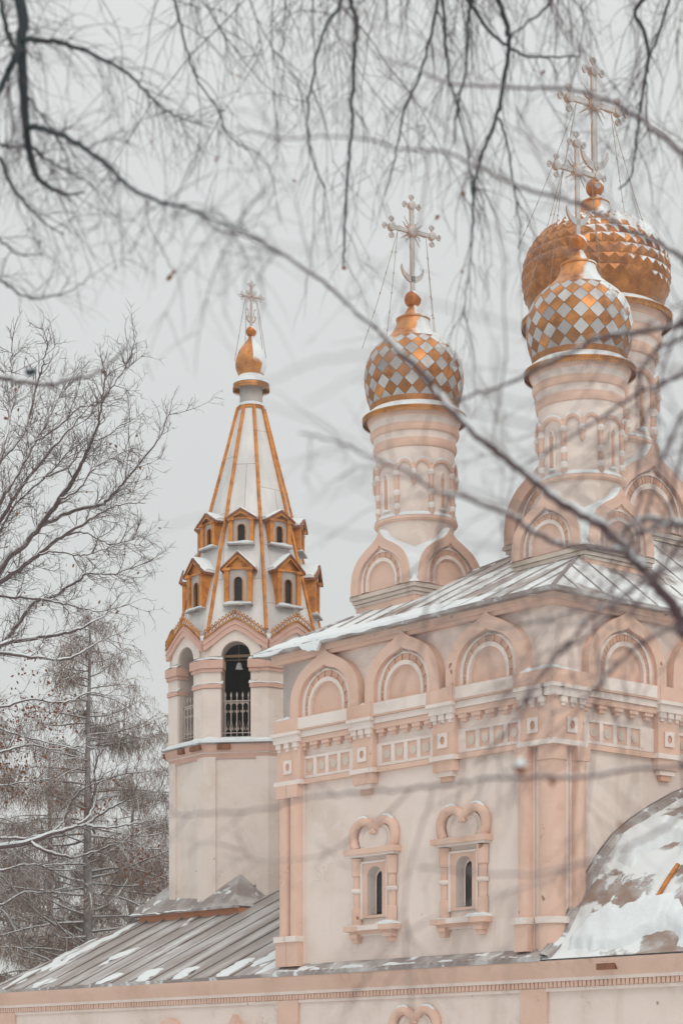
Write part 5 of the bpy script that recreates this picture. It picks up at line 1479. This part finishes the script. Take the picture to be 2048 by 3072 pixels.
# ---- the snow-lined bare tree at the left, behind the refectory
M_loc = Vector((-16.2, 77, 0))
t_mid = tree('bare_tree', 'bare broad tree at the left with upswept limbs lined with snow', loc=M_loc)
k0 = 2352/1000; 
def z3(x, y, Y): return at(x/2.352, 900+y/2.352, Y)
Ym = 76.0
mb = MB(); limb(mb, [(-16.2, 77, -.3), (-16.0, 77, 6), (-16.3, 77, 11), (-16.0, 77, 15), (-15.6, 77, 20)], .40, .14, 'bark_far', 12); fin(mb, 'trunk', t_mid, M_loc)
rm = random.Random(41)
base = lambda z: Vector((-16.1, 77, z))
ML = [([(-330, 2560), (0, 1900), (180, 1720), (310, 1560), (420, 1410), (520, 1260), (590, 1120), (640, 1000), (700, 860), (720, 700), (750, 520)], .15, .018, 13.0),
      ([(300, 1590), (440, 1520), (580, 1470), (720, 1440), (800, 1370), (870, 1300), (970, 1170), (1060, 1060), (1130, 960), (1200, 770)], .085, .014, None),
      ([(-260, 2160), (0, 1990), (150, 1890), (280, 1790), (450, 1660), (600, 1570), (720, 1500), (860, 1440), (1030, 1430)], .12, .014, 11.5),
      ([(-330, 2050), (0, 1560), (100, 1400), (230, 1220), (400, 1020), (520, 880), (640, 740), (700, 700)], .10, .014, 14.5),
      ([(-260, 2000), (0, 1440), (60, 1330), (140, 1200), (250, 1000), (340, 830), (440, 660), (560, 480)], .09, .014, 15.0),
      ([(-260, 1700), (0, 1110), (50, 920), (80, 760), (85, 600), (80, 450), (84, 330)], .075, .012, 17.0),
      ([(0, 1130), (120, 1010), (200, 860), (250, 640), (280, 540), (315, 400), (335, 320), (360, 260)], .06, .010, None),
      ([(-250, 2760), (80, 2352), (230, 2150), (400, 2080), (550, 1980), (640, 1930), (800, 1935), (1080, 1830)], .10, .012, 10.0),
      ([(-250, 2000), (0, 2090), (200, 2100), (400, 2130), (560, 2170), (700, 2200), (900, 2150)], .07, .012, 12.0),
      ([(450, 1660), (600, 1640), (760, 1720), (900, 1700), (1010, 1650)], .045, .010, None),
      ([(280, 1790), (420, 1780), (560, 1800), (700, 1770), (860, 1720), (1000, 1730)], .04, .010, None),
      ([(420, 1410), (560, 1330), (650, 1200), (760, 1130), (900, 1060), (940, 1065)], .05, .010, None),
      ([(310, 1250), (470, 1180), (600, 1020), (740, 960), (860, 880), (960, 830)], .045, .010, None),
      ([(250, 1000), (400, 900), (560, 760), (700, 730), (830, 560), (920, 400)], .045, .010, None),
      ([(-260, 2120), (-40, 1700), (70, 1500), (150, 1400), (330, 1240), (480, 1080), (620, 960)], .07, .010, 14.0)]
paths = []
for i, (P, r0, r1, z) in enumerate(ML):
    n = len(P); pts = [z3(x, y, Ym+1.1*sin(i*2.3)+1.4*sin(i+j*.5)) for j, (x, y) in enumerate(P)]
    if z: pts = [base(z)]+pts
    q, rad = limb(MB(), pts, r0*.9, r1, 'bark_far', 8, len(pts)*5, i, .02); paths.append(q)
    whole('limb', t_mid, M_loc, q, rad, 'bark_far', 8, rm, [[(4.4, .4, 1.3, .62, .10, .017, 6, .11), (4.8, .25, .8, .7, .08, .0105, 4, .13), (4.6, .12, .35, .75, .03, .008, 3, .14)]], 'bark_far', 6, (i+5, .8, .6, .8))
lf = MB()
for i in range(46): 
    q = rm.choice(paths[:12]); leaf(lf, q[rm.randrange(8, len(q))]+Vector((rm.gauss(0, .4), 0, rm.gauss(0, .4))), rm.uniform(.10, .18), rm)
leaves(lf, t_mid, M_loc)
# low snowy boughs of the same kind in front of the larch
M2_loc = Vector((-14.5, 70, 0))
t_low = tree('bare_tree', 'low tree at the left edge with thick white boughs in front of the larch', loc=M2_loc)
def z4(x, y, Y): return at(x/2.138, 1800+y/2.138, Y)
mb = MB(); limb(mb, [(-14.5, 72, -.3), (-14.4, 72, 5), (-14.5, 72, 9), (-14.2, 72, 13)], .26, .10, 'bark_far', 10); fin(mb, 'trunk', t_low, M2_loc)
paths = []
for i, (P, r0, r1, z) in enumerate([([(-250, 400), (0, 290), (220, 245), (380, 220), (500, 190), (580, 150), (680, 100)], .10, .02, 11.0), ([(-200, 330), (0, 340), (200, 365), (400, 385), (500, 350), (600, 290), (720, 230)], .08, .015, 11.4),
     ([(-250, 1620), (0, 1590), (190, 1555), (330, 1500), (480, 1460), (560, 1440), (640, 1380), (760, 1310), (850, 1270)], .11, .015, 4.4), ([(560, 1450), (660, 1465), (760, 1455), (900, 1430), (1000, 1415)], .045, .012, None),
     ([(190, 1540), (260, 1600), (380, 1640), (490, 1650), (620, 1610), (760, 1560), (830, 1530)], .06, .012, None), ([(500, 1440), (560, 1400), (600, 1310), (610, 1200), (600, 1100)], .04, .01, None),
     ([(-250, 1540), (0, 1530), (190, 1530), (330, 1500)], .06, .03, 4.7), ([(-200, 800), (0, 830), (160, 880), (330, 920), (500, 960)], .05, .012, 8.5), ([(-200, 1120), (0, 1190), (150, 1170), (330, 1150)], .04, .012, 7), ([(-250, 700), (0, 690), (200, 640), (400, 660), (560, 600), (700, 610)], .05, .012, 9.2), ([(-250, 1000), (0, 980), (180, 930), (340, 960), (520, 940), (640, 960)], .05, .012, 7.8), ([(-250, 1800), (0, 1740), (200, 1700), (400, 1740), (560, 1700)], .06, .012, 3.8), ([(-250, 2000), (0, 1960), (150, 1880), (300, 1880), (480, 1830)], .05, .012, 3.0), ([(330, 1500), (420, 1400), (470, 1280), (560, 1200), (700, 1150), (820, 1100)], .04, .01, None)]):
    pts = [z4(x, y, 70+.8*sin(i+j)) for j, (x, y) in enumerate(P)]
    if z: pts = [Vector((-14.4, 72, z))]+pts
    q, rad = limb(MB(), pts, r0, r1, 'bark_far', 8, len(pts)*5, i+60, .015); paths.append(q)
    whole('limb', t_low, M2_loc, q, rad, 'bark_far', 8, rm, [[(2.8, .4, 1.5, .65, .05, .015, 6, .12), (4.0, .2, .7, .7, .03, .010, 4, .13), (3.4, .12, .3, .75, 0, .0075, 3, .14)]], 'bark_far', 6, (i+70, .95, .55, .95))

lf = MB(); rq = random.Random(9)
for cx_, cy_, n_, sd_ in ((70, 2240, 150, .8), (10, 2320, 150, .7), (150, 2120, 80, .6), (480, 2640, 50, .5), (400, 2560, 40, .5), (40, 2130, 90, .6), (290, 2420, 50, .6), (60, 2000, 30, .6)):
    for _ in range(n_):
        p = at(cx_, cy_, 71.5)+Vector((rq.gauss(0, sd_), rq.gauss(0, .5), rq.gauss(0, sd_*.7))); leaf(lf, p, rq.uniform(.08, .14), rq)
fin(lf, 'foliage', t_low, M2_loc)
# ---- larches behind, their drooping shoots still brown
def larch(X, Y, H, z0, spread, seed, label, lean=0., nb_=95, dens=1.0):
    loc = Vector((X, Y, 0)); t = empty('larch_tree', loc, label=label, cat='tree', group='larches behind the left-hand tree')
    r = random.Random(seed); mb = MB()
    tp = lambda z: Vector((X+lean*z+.12*noise.noise((z*.3, seed, 0)), Y, z))
    limb(mb, [tp(z) for z in [-.3]+[H*i/9 for i in range(1, 10)]], .30, .03, 'larchbark', 12, 50, seed, .01); fin(mb, 'trunk', t, loc)
    br = MB(); tw = br
    for i in range(nb_):
        f = (i+r.random())/nb_; z = z0+(H-.4-z0)*f
        L = spread*(1-f)**.62*r.uniform(.55, 1.12)+.35
        a = r.uniform(0, 2*pi); d = Vector((cos(a), sin(a)*.8, r.uniform(-.12, .30)))
        q = wander(r, tp(z), d, L, 10, -.10 if r.random() < .6 else .10, .06)
        ra = .012+.012*L
        br.tube(q, [ra*(1-.8*k/10) for k in range(11)], 5, 'larchbark', cap=False)
        for _c in range(int(L*1.1)+1):                         # bunches of drooping shoots
            k = r.randrange(3, 11); p = q[k]
            for _ in range(int(r.uniform(10, 26))):
                s0 = p+Vector((r.gauss(0, .26), r.gauss(0, .22), r.gauss(0, .10)))
                qq = wander(r, s0, (r.gauss(0, .5), r.gauss(0, .4), -.7+r.gauss(0, .3)), r.uniform(.25, .85), 5, -.22, .16)
                tw.tube(qq, [.011*(1-.6*j/5) for j in range(6)], 3, 'larch', cap=False)
        twigs(tw, r, q[1:], 0, [(4.5*dens, .3, 1.25, .85, -.50, .0105, 5, .10), (7.0, .12, .45, .8, -.30, .0085, 3, .16)], 'larch', .02)
    fin(br, 'crown', t, loc)
larch((258-1024)/F*88, 88, 20.6, 4.5, 5.6, 51, 'tall larch with a straight snow-flecked trunk and drooping brown shoots left of the bell tower', .006, 120, 1.15)
larch((-75-1024)/F*92, 92, 18.5, 4.5, 5.6, 52, 'larch at the left edge with rusty brown drooping shoots', 0, 100, 1.0)
larch((560-1024)/F*97, 97, 18.5, 4.5, 6.2, 53, 'larch half hidden behind the bell tower shaft', 0, 90, 1.0)

larch((150-1024)/F*101, 101, 17.5, 3.0, 5.6, 54, 'smaller larch filling the gap behind the tall straight larch', 0, 60, .7)
larch((395-1024)/F*104, 104, 16.5, 3.0, 5.8, 55, 'low larch behind the roof edge, between the tall larch and the tower', 0, 55, .7)
# ================================================================== ground, light, air, camera
mb = MB(); n = 40; gs = []
for i in range(n+1):
    gs.append([(-900+1800*i/n, -300+2300*j/n, 0 if abs(-900+1800*i/n) < 60 and -300+2300*j/n < 160 else .5*noise.noise((i*.5, j*.5, 0))) for j in range(n+1)])
for a, b in zip(gs, gs[1:]): mb.strip(a, b, 'snow')
g = mb.build('ground', None, angle=180); g['kind'] = 'structure'

m = bpy.data.materials.new('winter_haze'); m.use_nodes = True; t = m.node_tree; t.nodes.clear()
o_ = t.nodes.new('ShaderNodeOutputMaterial'); pv = t.nodes.new('ShaderNodeVolumePrincipled')
pv.inputs['Color'].default_value = (.97, .95, .93, 1); pv.inputs['Density'].default_value = .0006; pv.inputs['Anisotropy'].default_value = 0
t.links.new(pv.outputs[0], o_.inputs['Volume']); M['haze'] = m
mb = MB(); mb.box(-45, 45, -12, 112, -1.6, 31, 'haze'); hz = mb.build('haze', None, angle=0); hz['kind'] = 'stuff'

w = bpy.data.worlds.new('World'); scene.world = w; w.use_nodes = True
t = w.node_tree; t.nodes.clear()
SUN_EL, SUN_AZ = radians(42), radians(160)                # behind the viewer and to the left, above the cloud
out = N(t, 'ShaderNodeOutputWorld'); bg = N(t, 'ShaderNodeBackground'); sky = N(t, 'ShaderNodeTexSky', sky_type='NISHITA', sun_disc=False)
sky.sun_elevation = SUN_EL; sky.sun_rotation = SUN_AZ; sky.dust_density = 4; sky.air_density = 1.2; sky.altitude = 100
tc = N(t, 'ShaderNodeTexCoord'); sp = N(t, 'ShaderNodeSeparateXYZ'); t.links.new(tc.outputs['Generated'], sp.inputs[0])
lum = mth(t, 'MULTIPLY_ADD', mth(t, 'POWER', mth(t, 'MAXIMUM', sp.outputs[2], 0.0), 3.0), 9.0, 6.0)      # overcast: brighter towards the zenith
cn = noise_n(t, 2.2, 3, .5, 'Generated', (1, 1, 2)); lum = mth(t, 'MULTIPLY', lum, mth(t, 'MULTIPLY_ADD', cn, .12, .94))
cl = N(t, 'ShaderNodeMix', data_type='RGBA', blend_type='MULTIPLY'); cl.inputs[0].default_value = 1; cl.inputs[6].default_value = (.985, 1.0, .975, 1); t.links.new(lum, cl.inputs[7])
c = mixc(t, .90, sky.outputs[0], cl.outputs[2])
t.links.new(c, bg.inputs[0]); bg.inputs[1].default_value = .10; t.links.new(bg.outputs[0], out.inputs[0])
sl = bpy.data.lights.new('sun', 'SUN'); sl.energy = .55; sl.angle = radians(25); sl.color = (1, .95, .88)
so = bpy.data.objects.new('sun', sl); COL.objects.link(so)
sd = Vector((sin(SUN_AZ)*cos(SUN_EL), cos(SUN_AZ)*cos(SUN_EL), sin(SUN_EL)))
so.rotation_euler = sd.to_track_quat('Z', 'Y').to_euler()

cam = bpy.data.cameras.new('camera'); co = bpy.data.objects.new('camera', cam); COL.objects.link(co); scene.camera = co
co.location = (0, 0, EYE); co.rotation_euler = (pi/2, 0, 0)
cam.sensor_fit = 'HORIZONTAL'; cam.sensor_width = 36; cam.lens = 36*F/2048
cam.shift_y = (HY-1536)/2048; cam.clip_start = .1; cam.clip_end = 4000
cam.dof.use_dof = True; cam.dof.focus_distance = 60; cam.dof.aperture_fstop = cam.lens/1000/.036; cam.dof.aperture_blades = 9
scene.view_settings.view_transform = 'Standard'; scene.view_settings.look = 'None'; scene.view_settings.exposure = .27; scene.view_settings.gamma = 1
scene.render.film_transparent = False
